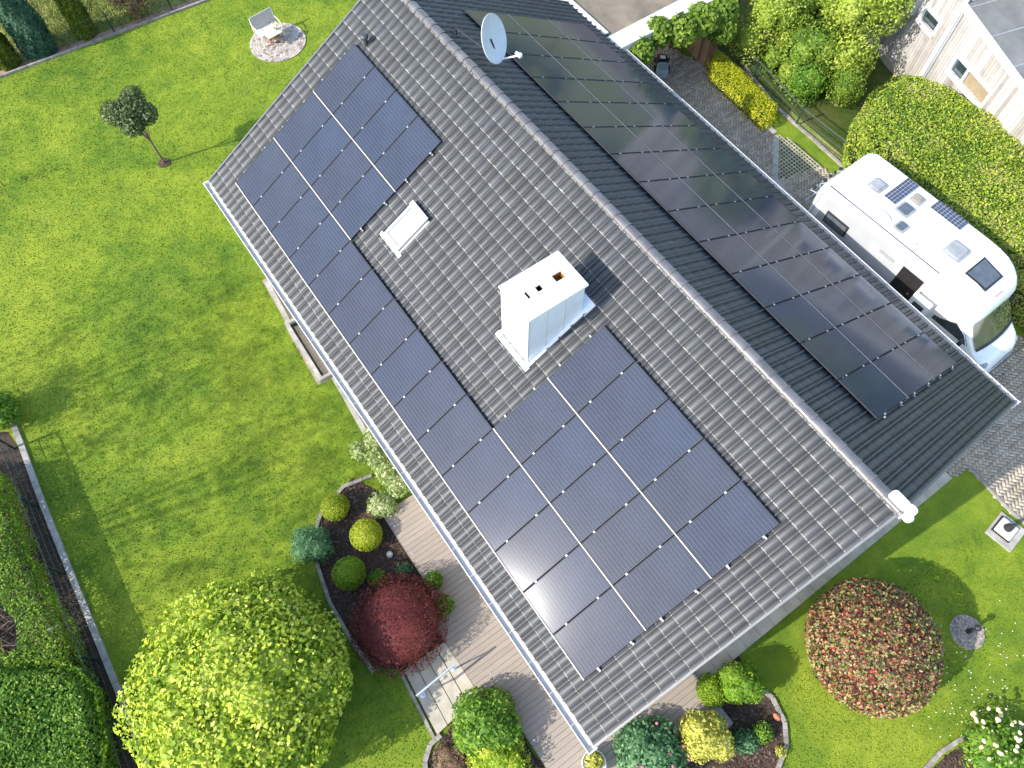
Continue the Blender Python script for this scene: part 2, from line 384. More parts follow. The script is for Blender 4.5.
sheet('west_soil_strip', pxs([(8, 432), (20, 450), (41, 508), (67, 573), (86, 618), (113, 686), (157, 800), (60, 860), (-20, 560), (-20, 432)]), .008, 'soil')
kerbline('garden_edging', pxs([(740, 62), (776, 108), (798, 127), (838, 163), (880, 205)]), .10, .08, 1.0, 'kerb')
# grass grid pavers
GP = [G(780, 136)[:2], G(779, 185)[:2], G(812, 222)[:2], G(850, 200)[:2], G(822, 165)[:2], G(797, 143)[:2]]
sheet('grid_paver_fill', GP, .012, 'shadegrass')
mb = MB(); xs = [p[0] for p in GP]; ys = [p[1] for p in GP]
for i in np.arange(min(xs), max(xs), .13):
    for j in np.arange(min(ys), max(ys), .13):
        if inside([(i, j)], GP)[0]:
            mb.box((i+.065, j, .017), (.13, .035, .016)); mb.box((i, j+.065, .015), (.035, .09, .016))
struct('grass_grid_pavers', mb, plain('grid_concrete', (.38, .35, .26), .85, var=.3, scale=4))

# beds
def bed(name, poly, z=.012, chips=900):
    P = [p[:2] for p in poly]; sheet(name, P, z, 'soil')
    xs = [p[0] for p in P]; ys = [p[1] for p in P]
    pts = np.stack([rng.uniform(min(xs), max(xs), chips*3), rng.uniform(min(ys), max(ys), chips*3)], 1); pts = pts[inside(pts, P)][:chips*2]
    mb = MB()
    for x, y in pts:
        s = rng.uniform(.02, .06); e = Matrix.Rotation(rng.uniform(0, 6.3), 3, 'Z') @ Matrix.Rotation(rng.uniform(-.5, .5), 3, 'X')
        mb.box((x, y, z+.012), (s*1.6, s*.7, .014), m=e)
    o = obj(name+'_mulch', mb, 'chip'); o['kind'] = 'stuff'; return o
bedA = pxs([(352, 478), (322, 515), (316, 545), (322, 580), (345, 628), (378, 668), (404, 669), (440, 640), (430, 592), (387, 520), (376, 490)])
bed('soil_bed', bedA)
kerbline('bed_edging', pxs([(372, 476), (344, 487), (322, 512), (313, 540), (316, 560), (330, 602), (350, 638), (374, 672)]), .1, .07, .25, 'kerb')
bedB = pxs([(440, 742), (430, 756), (424, 790), (600, 800), (536, 758), (497, 695), (470, 700)])
bed('front_bed', bedB, chips=700)
kerbline('front_bed_edging', pxs([(441, 735), (430, 745), (425, 762), (428, 790)]), .12, .07, .2, 'kerb')
bedC = pxs([(701, 655), (694, 705), (600, 790), (770, 800), (783, 765), (787, 735), (775, 700), (757, 685), (738, 655), (722, 650)])
bed('east_bed', bedC, chips=900)
kerbline('east_bed_edging', pxs([(752, 682), (772, 698), (784, 722), (786, 745), (775, 775), (765, 800)]), .11, .07, .2, 'kerb')
bedD = pxs([(925, 775), (950, 752), (985, 735), (1040, 728), (1060, 800), (930, 810)])
bed('rose_bed', bedD, chips=500)
kerbline('rose_bed_edging', pxs([(922, 772), (940, 752), (962, 738), (1000, 728), (1045, 724)]), .11, .07, .2, 'kerb')
BARE = [[q[:2] for q in b_] for b_ in (bedA, bedB, bedC, bedD, dr, pxs([(262, 281), (287, 330), (318, 385), (372, 442), (392, 430), (285, 262)]), pxs([(404, 671), (447, 641), (479, 695), (437, 735)]))]
BARE.append([(27.1+1.15*math.cos(a), 1.6+1.15*math.sin(a)) for a in np.linspace(0, 6.28, 20)])
BARE.append([(G(967, 632)[0]+.46*math.cos(a), G(967, 632)[1]+.46*math.sin(a)) for a in np.linspace(0, 6.28, 14)])
BARE.append([(G(1005, 532)[0]+p_, G(1005, 532)[1]+q_) for p_, q_ in ((-.5, -.5), (.5, -.5), (.5, .5), (-.5, .5))])
BARE.append(pxs([(8, 432), (26, 440), (47, 502), (74, 570), (92, 615), (119, 683), (164, 800), (60, 860), (-20, 560)]))
grass_blades('grass', [(-6, 16.2), (-6, -6.6), (FN(-6), -6.6), (FN(16.2), 16.2)], 260000, 'lawn', .024, 1)
grass_blades('meadow_tufts', [(FN(16)+.3, 17), (FN(-2)+.3, -2), (40, -2), (40, 17)], 60000, 'meadow', .16, 2)
# gravel strip and light well along the west wall
sheet('gravel_strip', pxs([(262, 281), (284, 318), (287, 330), (318, 385), (334, 378), (372, 442), (392, 430), (345, 350), (285, 262)]), .009, 'gravelbase')
kerbline('gravel_strip_kerb', pxs([(267, 283), (289, 323)]), .16, .08, 1.0, 'concrete')
kerbline('gravel_strip_kerb', pxs([(334, 377), (366, 434)]), .16, .08, 1.0, 'concrete')
t = empty('light_well', G(305, 350), 'concrete framed light well sunk in the gravel strip under the white gutter', 'light well')
wl = [G(287, 322)[:2], G(318, 378)[:2], G(345, 366)[:2], G(305, 305)[:2]]
ax = np.array(G(322, 381)[:2])-np.array(G(288, 326)[:2]); axl = np.linalg.norm(ax); rz = math.atan2(ax[1], ax[0]); c0 = (np.array(G(288, 326)[:2])+np.array(G(322, 381)[:2]))/2
nrm = np.array([-math.sin(rz), math.cos(rz)]); nrm = nrm if nrm[1] < 0 else -nrm
mb = MB(); mb.box((*c0, .05), (axl+.1, .12, .26), rz)
for sgn in (-1, 1):
    e = c0+ax/2*sgn+nrm*.45; mb.box((*e, .052), (.10, .8, .26), rz)
obj('kerb_frame', mb, 'concrete', t)
e = c0+nrm*.1; obj('dark_gap', MB().box((*e, .02), (axl-.06, .07, .05), rz), 'dark', t)
e = c0-ax/2*.93+nrm*.35; obj('dark_gap', MB().box((*e, .03), (.12, .5, .06), rz), 'dark', t)
mb = MB()
pts = []
for a, b, wd, k in [((275, 280), (384, 445), .42, 1500)]:
    A, B = np.array(G(*a)[:2]), np.array(G(*b)[:2])
    for _ in range(k):
        q = A+(B-A)*rng.random()+np.array([0, rng.uniform(-.55, .02)]); s = rng.uniform(.012, .032)
        mb.box((q[0], q[1], .018), (s*1.5, s*1.2, s), rng.uniform(0, 3))
o = obj('gravel', mb, 'gravel'); o['kind'] = 'stuff'
# paving strip along the south gable
kerbline('gable_strip', [(-.45, 3.7), (-.45, -5.9)], .42, .05, .5, 'slab')
kerbline('gable_curb', pxs([(688, 698), (704, 680)]), .3, .08, .5, 'concrete')
# round patio with ring paving
PC = np.array(G(278, 42.5)[:2])
mb = MB(); mb.lathe((*PC, 0), [(1.12, -.02), (1.12, .012), (0.01, .012)], 48); struct('patio_base', mb, 'joint')
mb = MB(); rr = .09
while rr < 1.1:
    k = max(6, int(2*math.pi*(rr+.05)/.12)); o0 = rng.random()*6
    for i in range(k):
        a0 = o0+2*math.pi*i/k; a1 = a0+2*math.pi*(1-.08)/k; r0, r1 = rr+.005, rr+.098
        if a1-a0 <= 0: continue
        ps = [(PC[0]+q*math.cos(a), PC[1]+q*math.sin(a)) for q, a in ((r0, a0), (r1, a0), (r1, a1), (r0, a1))]; mb.prism(ps, 0, .03+rng.uniform(-.003, .003))
    rr += .103
struct('round_patio', mb, island_ramp('patio_setts', [(0, (.22, .17, .14)), (.3, (.42, .36, .31)), (1, (.55, .49, .43))], .85))
# concrete path of four slabs with the steps up to the deck
A, B, C_, D_ = [np.array(G(*q)[:2]) for q in ((404, 671), (447, 641), (479, 695), (437, 735))]
mb = MB()
for i in range(4):
    f0, f1 = i/4+.008, (i+1)/4-.008
    ps = [A+(B-A)*f0, A+(B-A)*f1, D_+(C_-D_)*f1, D_+(C_-D_)*f0]; mb.prism([tuple(q) for q in ps], -.02, .05+.035*i)
struct('slab_steps', mb, 'slab')
kerbline('step_edging', [G(401, 672), G(434, 738)], .08, .07, .25, 'kerb')
sheet('step_joint', [tuple(q) for q in (A, B, C_, D_)], .014, 'joint')

# ------------------------------------------------------------------ deck
t = empty('terrace_deck', (3.5, 8.0, 0), 'grey brown composite board terrace wrapping the corner of the house under the white gutter', 'deck')
yo = (G(386, 518)[1]+G(497, 690)[1]+G(536, 755)[1])/3
xN = G(386, 518)[0]; yd = (G(447, 641)[1]+G(478, 694)[1])/2; xb0, xb1 = G(447, 639)[0], G(480, 697)[0]
mb = MB(); x = -1.75; bw = .145
while x < xN-.05:
    y1 = yd if xb1 < x+bw/2 < xb0+.75 else yo
    y0 = 3.75 if x < .3 else 6.3
    if x < -1.6: pass
    mb.box((x+bw/2, (y0+y1)/2, .165), (bw-.007, y1-y0, .03)); x += bw
obj('boards', mb, 'deck', t)
mb = MB()
mb.box(((xN-1.75)/2, yo+.012, .085), (xN+1.75, .02, .17)); mb.box((xN-.01, (yo+6.3)/2, .085), (.02, yo-6.3, .17))
mb.box(((xb0+.75+xb1)/2, yd+.012, .085), (xb0+.75-xb1, .02, .17)); mb.box((-1.76, (yo+3.75)/2, .085), (.02, yo-3.75, .17)); mb.box((-.9, 3.74, .085), (1.7, .02, .17))
obj('edge_trim', mb, plain('deck_trim', (.20, .165, .14), .7), t)
for k in range(9): obj('deck_light', MB().lathe((xN-.4-k*.95, yo-.10, .181), [(.028, 0), (.026, .004), (.01, .006)], 10), 'steel', t)

# ------------------------------------------------------------------ house
H = empty('house', (LEN/2, 0, 0), 'white walled house with a dark grey tiled gable roof carrying the solar panels', 'house')
WX0, WX1, WY = .45, LEN-.45, 6.35
wz = ZR-WY*TP-.12
mb = MB()
mb.add([(x, y, z) for x in (WX0, WX1) for y, z in ((-WY, 0), (WY, 0), (WY, wz), (0, ZR-.2), (-WY, wz))],
       [(4, 3, 2, 1, 0), (5, 6, 7, 8, 9), (0, 1, 6, 5), (1, 2, 7, 6), (3, 4, 9, 8), (2, 3, 8, 7), (4, 0, 5, 9)])
obj('wall', mb, 'render', H)
def slope_pt(u, v, h, side):
    s = side; return (u, s*(v*CP+h*SP), ZR-v*SP+h*CP)
def roof_tiles(side, SLn):
    prof = [(0, -.018), (.007, -.018), (.014, .030), (.052, .030), (.060, -.018), (.072, -.018), (.076, .0), (.257, .0), (.263, -.018)]
    wdt, ex = LEN/73.0, .40; prof = [(x*wdt/.265, h) for x, h in prof]; npf = len(prof)
    rows = int(math.ceil(SLn/ex)); V = []; 
    base = []
    for k in range(rows):
        v1 = SLn-k*ex; v0 = max(.05, v1-ex-.02)
        if v1-v0 < .06: break
        for i in range(73):
            jv = rng.uniform(-.004, .004); jh = rng.uniform(-.002, .002); u0 = i*wdt+.001
            for vv, hh in ((v1+jv, -.012), (v1+jv, .026), (v1+jv-.022, .035), (v0, .006)):
                for x, h in prof: V.append(slope_pt(u0+x, vv, h*(1 if hh > -.01 else 0)+hh+jh, side))
    V = np.array(V); nt_ = len(V)//(4*npf)
    F = []
    for r in range(3):
        for j in range(npf-1):
            a = r*npf+j; q = (a, a+1, a+npf+1, a+npf); F.append(q if side > 0 else q[::-1])
    F = np.array(F)[:, ::-1]; per = len(F); F = (F[None]+4*npf*np.arange(nt_)[:, None, None]).reshape(-1, 4)
    o = mkobj('roof_tiles', V, F, MT['tile'], H); o.data.materials.append(MT['lit_tile_lip'])
    idx = np.zeros(per, np.int32); idx[npf-1+6] = 1; idx[2*(npf-1)-1] = 0; idx[npf-1+2] = 1
    o.data.polygons.foreach_set('material_index', np.tile(idx, nt_)); return o
rt = roof_tiles(1, SL); rt['label'] = 'sunlit west slope of grey ribbed tiles'
rt = roof_tiles(-1, SR); rt['label'] = 'darker east slope of ribbed tiles in grazing light'
# roof slab (soffit) and verge trims
mb = MB()
for sd_, sl in ((1, SL), (-1, SR)):
    q = [slope_pt(u, v, h, sd_) for u in (.02, LEN-.02) for v, h in ((0.0, -.02), (sl-.05, -.02), (sl-.05, -.20), (0.0, -.20))]
    mb.add(q, [(0, 1, 2, 3), (7, 6, 5, 4), (0, 4, 5, 1), (1, 5, 6, 2), (2, 6, 7, 3), (3, 7, 4, 0)])
obj('soffit', mb, plain('soffit_board', (.16, .165, .17), .6), H)
for u in (-.012, LEN+.012):
    for sd_, sl in ((1, SL), (-1, SR)):
        mb = MB(); d = .028
        q = [slope_pt(u+e, v, h, sd_) for e in (-d, d) for v, h in ((.0, .045), (sl+.01, .045), (sl+.01, -.22), (.0, -.22))]
        mb.add(q, [(0, 1, 2, 3), (7, 6, 5, 4), (0, 4, 5, 1), (1, 5, 6, 2), (2, 6, 7, 3), (3, 7, 4, 0)])
        obj('verge_trim', mb, plain('verge', (.11, .115, .125), .45), H)
# ridge caps
mb = MB(); k = 0; u = -.05
while u < LEN:
    L = .42; rings = []
    for uu, rr_ in ((u, .142), (u+.05, .142), (u+.06, .128), (u+L, .120)):
        rings.append([(uu, rr_*1.05*math.cos(a), ZR-.012+rr_*.72*math.sin(a)) for a in np.linspace(-.25, math.pi+.25, 11)])
    mb.loft([r[::-1] for r in rings], caps=False, closed=False); u += .40
o = obj('ridge_cap', mb, 'ridge', H); autosmooth(o, 35)
mb = MB(); mb.lathe((0, 0, 0), [(.15, 0), (.15, .03), (.09, .06), (.0, .065)], 18)
rot = Matrix.Rotation(R(-90), 3, 'Y'); mb.v = [tuple(rot @ Vector(q)+Vector((-.06, 0, ZR-.01))) for q in mb.v]
mb.rbox((.16, -.05, ZR+.09), (.42, .24, .06), .08); mb.rbox((-.10, -.09, ZR+.07), (.22, .22, .08), .08)
mb.lathe((-.17, .02, ZR-.02), [(.10, 0), (.10, .07), (.05, .10), (0, .10)], 16)
e = obj('ridge_end', mb, 'white', H); e['label'] = 'white end fitting on the south tip of the ridge'; autosmooth(e)
# gutters
def gutter(side, sl, lab):
    yg = side*(sl*CP+.085); zg = ZR-sl*SP-.055; rg = .098
    g = MB(); outer = [(rg*math.cos(a), rg*math.sin(a)) for a in np.linspace(0, -math.pi, 11)]
    inner = [((rg-.008)*math.cos(a), (rg-.008)*math.sin(a)) for a in np.linspace(-math.pi, 0, 11)]
    ring = outer+inner
    g.loft([[(u, yg+p, zg+q) for p, q in ring] for u in (-.06, LEN+.06)])
    bead = yg+side*(rg+.004); g.tube([(-.06, bead, zg+.004), (LEN+.06, bead, zg+.004)], .014, 8)
    g.box((LEN/2, yg, zg-.062), (LEN-.1, .125, .012))
    o = autosmooth(obj('gutter', g, 'zinc', H)); o['label'] = lab
    f = MB(); f.box((LEN/2, side*(sl*CP-.045), zg-.06), (LEN, .03, .2)); obj('fascia', f, 'seam', o)
    for u in (-.075, LEN+.075): obj('end_cap', MB().box((u, yg, zg-.04), (.03, .235, .14)), 'white', o)
    for u in np.arange(.6, LEN, .8): obj('bracket', MB().box((u, yg, zg+.008), (.012, .19, .005)), 'zinc', o)
    d = MB(); u = .6 if side > 0 else LEN-.8
    d.tube([(u, yg, zg-.08), (u, yg, zg-.25), (u, side*(WY+.09), zg-.7), (u, side*(WY+.09), .02)], .045, 10); autosmooth(obj('downpipe', d, 'zinc', o))
gutter(1, SL, 'white eaves gutter above the terrace'); gutter(-1, SR, 'grey zinc eaves gutter above the driveway')
# windows and doors (mostly under the eaves)
def wall_window(x, y, z, wd, ht, axis, kind='window'):
    d = MB(); n = (wd, .08, ht) if axis == 'y' else (.08, wd, ht)
    if axis == 'y':
        for s in (-1, 1): d.box((x+s*wd/2, y, z), (.08, .09, ht)); d.box((x, y, z+s*(ht/2+.04)), (wd+.08, .09, .08))
        d.box((x, y, z), (.06, .085, ht))
        gl = MB().box((x, y, z), (wd-.06, .04, ht-.01))
    else:
        for s in (-1, 1): d.box((x, y+s*wd/2, z), (.09, .08, ht)); d.box((x, y, z+s*(ht/2+.04)), (.09, wd+.08, .08))
        d.box((x, y, z), (.085, .06, ht))
        gl = MB().box((x, y, z), (.04, wd-.06, ht-.01))
    f = obj(kind, d, 'white', H); obj('pane', gl, 'glass', f)
for x, wd in ((2.2, 2.4), (5.8, 2.0)): wall_window(x, WY+.02, 1.2, wd, 2.0, 'y', 'terrace_door')
for x in (9.5, 12.6, 16): wall_window(x, WY+.02, 1.5, 1.2, 1.1, 'y')
for x in (3, 7, 15): wall_window(x, -WY-.02, 1.5, 1.3, 1.1, 'y')
wall_window(11, -WY-.02, 1.1, 1.1, 2.05, 'y', 'front_door')
for y in (-3, 3): wall_window(WX0-.02, y, 1.5, 1.3, 1.2, 'x'); wall_window(WX1+.02, y, 1.5, 1.3, 1.2, 'x')
wall_window(WX0-.02, 0, 4.2, 1.1, 1.0, 'x')

# chimney
CX0, CX1, CY0, CY1, CZ = 7.60, 8.63, 1.86, 3.42, 6.80
ch = MB()
ch.add([(x, y, z) for y, zb in ((CY0, ZR-CY0*TP-.1), (CY1, ZR-CY1*TP-.1)) for x in (CX0, CX1) for z in (zb, CZ-.06)],
       [(0, 1, 3, 2), (4, 6, 7, 5), (0, 4, 5, 1), (2, 3, 7, 6)])
chim = obj('chimney', ch, 'chim', H)
cap = MB(); cx, cy = (CX0+CX1)/2, (CY0+CY1)/2
holes = [(cx, 2.22, .20, .26), (cx+.0, 2.76, .15, .15), (cx, 3.08, .20, .07)]
# lid as a frame of strips round the three openings
ys = [CY0-.05]
for _, hy, _, hh in sorted(holes, key=lambda q: q[1]): ys += [hy-hh/2, hy+hh/2]
ys.append(CY1+.05)
X0, X1 = CX0-.05, CX1+.05
for i in range(len(ys)-1):
    y0, y1 = ys[i], ys[i+1]
    if i % 2 == 0: cap.box(((X0+X1)/2, (y0+y1)/2, CZ-.03), (X1-X0, y1-y0, .06))
    else:
        h = sorted(holes, key=lambda q: q[1])[i//2]
        cap.box(((X0+h[0]-h[2]/2)/2, (y0+y1)/2, CZ-.03), (h[0]-h[2]/2-X0, y1-y0, .06)); cap.box(((X1+h[0]+h[2]/2)/2, (y0+y1)/2, CZ-.03), (X1-h[0]-h[2]/2, y1-y0, .06))
obj('chimney_cap', cap, 'white', chim)
for i, h in enumerate(holes):
    q = MB()
    dp = .20; zt = CZ-.065
    q.add([(h[0]+sx*h[2]*.49, h[1]+sy*h[3]*.49, z) for z in (zt-dp, zt+.03) for sx, sy in ((-1, -1), (1, -1), (1, 1), (-1, 1))], [(0, 1, 2, 3), (0, 4, 5, 1), (1, 5, 6, 2), (2, 6, 7, 3), (3, 7, 4, 0)])
    obj('flue', q, 'brown' if i == 0 else 'dark', chim)
q = MB()
for fx in (.34, .67): q.box((CX0-.004, CY0+(CY1-CY0)*fx, (CZ+ZR-TP*(CY0+(CY1-CY0)*fx))/2), (.012, .018, CZ-ZR+TP*(CY0+(CY1-CY0)*fx)-.1))
q.box((CX0+(CX1-CX0)*.5, CY1+.004, (CZ+ZR-TP*CY1)/2), (.018, .012, CZ-ZR+TP*CY1-.1))
for x_ in (CX0, CX1): q.box((x_, CY1, (CZ+ZR-TP*CY1)/2-.03), (.03, .03, CZ-ZR+TP*CY1-.08))
obj('seam', q, 'zinc', chim)
q = MB()
def slab_on(mb_, u0, u1, v0, v1, h0, h1, side=1):
    p = [slope_pt(u, v, h, side) for h in (h0, h1) for u, v in ((u0, v0), (u1, v0), (u1, v1), (u0, v1))]
    mb_.add(p, [(0, 1, 2, 3), (7, 6, 5, 4), (0, 4, 5, 1), (1, 5, 6, 2), (2, 6, 7, 3), (3, 7, 4, 0)])
va, vb = CY0/CP, CY1/CP
slab_on(q, CX0-.10, CX0-.005, va-.2, vb+.12, .0, .062); slab_on(q, CX1+.005, CX1+.10, va-.2, vb+.12, .0, .062)
slab_on(q, CX0-.13, CX1+.13, vb+.01, vb+.14, .0, .066); slab_on(q, CX0-.13, CX1+.13, va-.38, va-.01, .0, .058)
obj('flashing', q, 'chim', chim)
# skylight
u0, u1, v0, v1 = 12.50, 13.22, 3.55, 4.72
q = MB()
for a, b, c, d in ((u0, u1, v0, v0+.12), (u0, u1, v1-.10, v1), (u0, u0+.09, v0+.12, v1-.10), (u1-.09, u1, v0+.12, v1-.10)): slab_on(q, a, b, c, d, 0, .13)
slab_on(q, u0-.02, u1+.02, v0-.05, v0+.1, .13, .16)
skl = obj('skylight', q, plain('skylight_frame', (.36, .36, .36), .5), H)
q = MB(); slab_on(q, u0+.09, u1-.09, v0+.12, v1-.10, .08, .105); obj('pane', q, 'skyglass', skl)
q = MB(); slab_on(q, u0-.14, u1+.14, v1, v1+.12, .0, .055); slab_on(q, u0-.06, u0, v0, v1, .0, .05); slab_on(q, u1, u1+.06, v0, v1, 0, .05); obj('flashing', q, 'zinc', skl)
# vent pipe
p0 = slope_pt(18.2, 1.49/CP*1.0, 0, 1)
q = MB(); q.lathe((p0[0], p0[1], p0[2]-.05), [(.07, 0), (.07, .30), (.11, .31), (.115, .37), (.08, .41), (.01, .42)], 16)
autosmooth(obj('vent_pipe', q, plain('vent', (.05, .055, .06), .5), H))

# ------------------------------------------------------------------ solar panels
PU, PV = 1.154, 1.834
pw, ph = PU-.022, PV-.030
def make_panel():
    root = empty('solar_panel', (0, 0, 0), '', 'solar panel')
    f = MB(); a, b, fr, th = pw/2, ph/2, .016, .035
    for s in (-1, 1):
        f.box((0, s*(b-fr/2), -th/2), (pw, fr, th)); f.box((s*(a-fr/2), 0, -th/2), (fr, ph-2*fr, th))
    obj('frame', f, 'solarframe', root, local=True)
    g = MB().box((0, 0, -.012), (pw-2*fr, ph-2*fr, .016)); obj('cell_sheet', g, 'solar', root, local=True)
    for s in (-1, 1):
        c = MB().box((-pw/2-.011, s*ph*.27, -.008), (.045, .05, .026)); obj('clamp', c, 'clamp', root, local=True)
    return root
proto = make_panel(); first = True
ordn = ['first', 'second', 'third', 'fourth', 'fifth', 'sixth', 'seventh', 'eighth', 'ninth', 'tenth', 'eleventh', 'twelfth', 'thirteenth', 'fourteenth', 'fifteenth']
def put_panel(u, v, side, label, group):
    global first
    o = proto if first else copy_tree(proto); first = False
    p = slope_pt(u, v, .125, side); o.location = p
    o.rotation_euler = (-PT*side, 0, 0)
    o.rotation_euler = Matrix.Rotation(-side*PT, 3, 'X').to_euler()
    o['label'] = label; o['category'] = 'solar panel'; o['group'] = group
rowsL = ['gutter', 'middle', 'upper']
for r in range(3):
    for i in range(15):                # i counted from the north end
        if r > 0 and 4 <= i < 10: continue
        u = 1.178+(14-i+.5)*PU; v = SL-.736-(r+.5)*PV
        if r == 0: lab = f'{ordn[14-i]} solar panel from the south end in the row above the white gutter'
        elif i < 4: lab = f'{ordn[3-i]} panel from the skylight, {rowsL[r]} row of the block near the vent pipe'
        else: lab = f'{ordn[14-i]} panel from the south verge, {rowsL[r]} row of the chimney block'
        put_panel(u, v, 1, lab, 'solar panels on the sunlit west slope')
for r in range(3):
    for i in range(14):
        u = 1.635+(i+.5)*PU; v = 1.7655+(r+.5)*1.8405
        nm = ['nearest the ridge', 'in the middle', 'nearest the driveway gutter'][r]
        put_panel(u, v, -1, f'{ordn[i]} black solar panel from the south end, east slope row {nm}', 'black solar panels on the shaded east slope')
rails = [(1, SL-.736-.0, 1.178, 1.178+15*PU, 'along the gutter edge of the west array'), (1, SL-.736-PV, 1.178, 1.178+5*PU, 'between gutter row and middle row south of the chimney'),
         (1, SL-.736-PV, 1.178+11*PU, 1.178+15*PU, 'between gutter row and middle row beside the skylight'), (1, SL-.736-2*PV, 1.178, 1.178+5*PU, 'between middle and upper row below the chimney'),
         (1, SL-.736-2*PV, 1.178+11*PU, 1.178+15*PU, 'between middle and upper row near the north gable'),
         (-1, 1.7655+1.8405, 1.635, 1.635+14*PU, 'between the ridge row and middle row of the black panels'), (-1, 1.7655+2*1.8405, 1.635, 1.635+14*PU, 'between the middle and gutter row of the black panels')]
for sd_, v, a, b, lab in rails:
    t = empty('mounting_rail', slope_pt((a+b)/2, v, 0, sd_), 'pale aluminium mounting rail '+lab, 'rail', 'aluminium rails of the solar arrays')
    q = MB(); slab_on(q, a, b, v-.012, v+.012, .06, .1245, sd_); obj('rail_profile', q, 'alu', t)
    q = MB()
    for u in np.arange(a+.6, b, 1.2): slab_on(q, u-.02, u+.02, v-.05, v+.012, .0, .06, sd_)
    obj('roof_hook', q, 'clamp', t)
for sd_, rows_ in ((1, [(0, 0, 15), (1, 0, 5), (1, 11, 15), (2, 0, 5), (2, 11, 15)]), (-1, [(0, 0, 14), (1, 0, 14), (2, 0, 14)])):
    for r, i0, i1 in rows_:
        for kf in (.23, .77):
            if sd_ > 0: v = SL-.736-(r+kf)*PV; a, b = 1.178+i0*PU, 1.178+i1*PU; w_ = 'west'
            else: v = 1.7655+(r+kf)*1.8405; a, b = 1.635, 1.635+14*PU; w_ = 'east'
            q = MB(); slab_on(q, a-.07, b+.07, v-.02, v+.02, .045, .085, sd_)
            rn = (['gutter', 'middle', 'upper'] if sd_ > 0 else ['ridge', 'middle', 'gutter'])[r]
            o = obj('support_rail', q, 'clamp'); tag(o, f'{"lower" if kf < .5 else "upper"} metal support rail under the {rn} row of {w_} panels, {"south" if i0 == 0 else "north"} block', 'rail', 'support rails under the panels')

# ------------------------------------------------------------------ satellite dish
base = slope_pt(16.4, .55, .02, -1)
t = empty('satellite_dish', base, 'pale grey satellite dish with white receiver arm beside the roof ridge', 'satellite dish')
C0 = np.array(G(494, 39, 7.05)); az = Vector((-.80, -.45, .36)).normalized()
q = MB(); rings = []; e1 = Vector((0, 0, 1)); e1 = (e1-az*e1.dot(az)).normalized(); e2 = az.cross(e1)
for rr_ in (0.01, .12, .24, .34, .40, .425, .43, .415, .32, .2, .01):
    pass
prof = [(.01, -.09), (.15, -.078), (.28, -.045), (.40, 0), (.425, .012), (.43, .0), (.40, -.014), (.28, -.058), (.15, -.092), (.01, -.104)]
for rr_, dz in [(a_*1.38, b_*1.38) for a_, b_ in prof]: rings.append([tuple(Vector(C0)+az*dz+(e1*math.cos(a)*1.08+e2*math.sin(a)*.95)*rr_) for a in np.linspace(0, 2*math.pi, 33)[:-1]])
q.loft(rings[::-1]); autosmooth(obj('reflector', q, plain('dish_grey', (.52, .56, .60), .45, var=.05), t))
low = Vector(C0)-e1*.60; lnb = Vector(C0)+az*.62-e1*.50
q = MB(); q.tube([tuple(low), tuple(lnb)], .022, 8); obj('receiver_arm', q, 'white', t)
q = MB(); q.tube([tuple(lnb), tuple(lnb+(Vector(C0)-lnb).normalized()*.14)], .045, 12); q.rbox(tuple(lnb+Vector((0, 0, -.05))), (.10, .10, .09), .02); obj('receiver_head', q, 'white', t)
q = MB(); bk = Vector(C0)-az*.10; q.tube([base, (base[0], base[1], base[2]+.22), tuple(low-az*.10), tuple(bk)], .022, 10); q.box((base[0], base[1], base[2]+.01), (.3, .2, .03), m=Matrix.Rotation(PT, 3, 'X')); obj('mast', q, 'dark', t)

# ------------------------------------------------------------------ foliage
def noise3(P, seed, k=6, f=1.0):
    r = np.random.default_rng(seed); s = np.zeros(len(P))
    for i in range(k):
        d = r.normal(size=3); d /= np.linalg.norm(d); s += np.sin(P @ d*f*(1+.5*i)+r.uniform(0, 6.28))/(1+.4*i)
    return s/2.2
def leafmesh(C, N, size, aspect=.55, droop=.25, rg=None):
    rg = rg or rng; n = len(C); N = N/np.linalg.norm(N, axis=1, keepdims=True)
    T = rg.normal(size=(n, 3)); T -= (T*N).sum(1)[:, None]*N; T /= np.linalg.norm(T, axis=1, keepdims=True)+1e-9
    B = np.cross(N, T); s = (size*rg.uniform(.65, 1.35, n))[:, None]
    V = np.empty((n, 4, 3)); V[:, 0] = C-T*s*.5; V[:, 2] = C+T*s*.5-N*s*droop*.5
    V[:, 1] = C+B*s*aspect*.5+N*s*.08; V[:, 3] = C-B*s*aspect*.5+N*s*.08
    F = np.arange(4*n).reshape(-1, 4); return V.reshape(-1, 3), F
def shell_points(n, blobs, seed, depthf=.3, lump=.08, lf=3.0, zmin=.03, squash=None):
    rg = np.random.default_rng(seed); w_ = np.array([b[3]*b[4]+b[4]*b[5]+b[3]*b[5] for b in blobs]); w_ = w_/w_.sum()
    Cs, Ns = [], []
    for bi, b in enumerate(blobs):
        m = int(n*w_[bi])+8; d = rg.normal(size=(m, 3)); d /= np.linalg.norm(d, axis=1, keepdims=True)
        c = np.array(b[:3]); r = np.array(b[3:6]); lu = 1+lump*noise3(d*lf, seed+bi)
        if squash: d2 = np.sign(d)*np.abs(d)**squash; d2 = d2/np.max([np.ones(m), (np.abs(d2)**(2/squash)).sum(1)**.5], axis=0)[:, None]; dd = d2
        else: dd = d
        rad = 1-depthf*rg.random(m)**1.6
        P = c+dd*r*(rad*lu)[:, None]; Nn = d/r; Nn /= np.linalg.norm(Nn, axis=1, keepdims=True)
        ok = P[:, 2] > zmin
        for bj, b2 in enumerate(blobs):
            if bj != bi: ok &= ((((P-np.array(b2[:3]))/np.array(b2[3:6]))**2).sum(1) > .55)
        Cs.append(P[ok]); Ns.append(Nn[ok])
    return np.concatenate(Cs), np.concatenate(Ns)
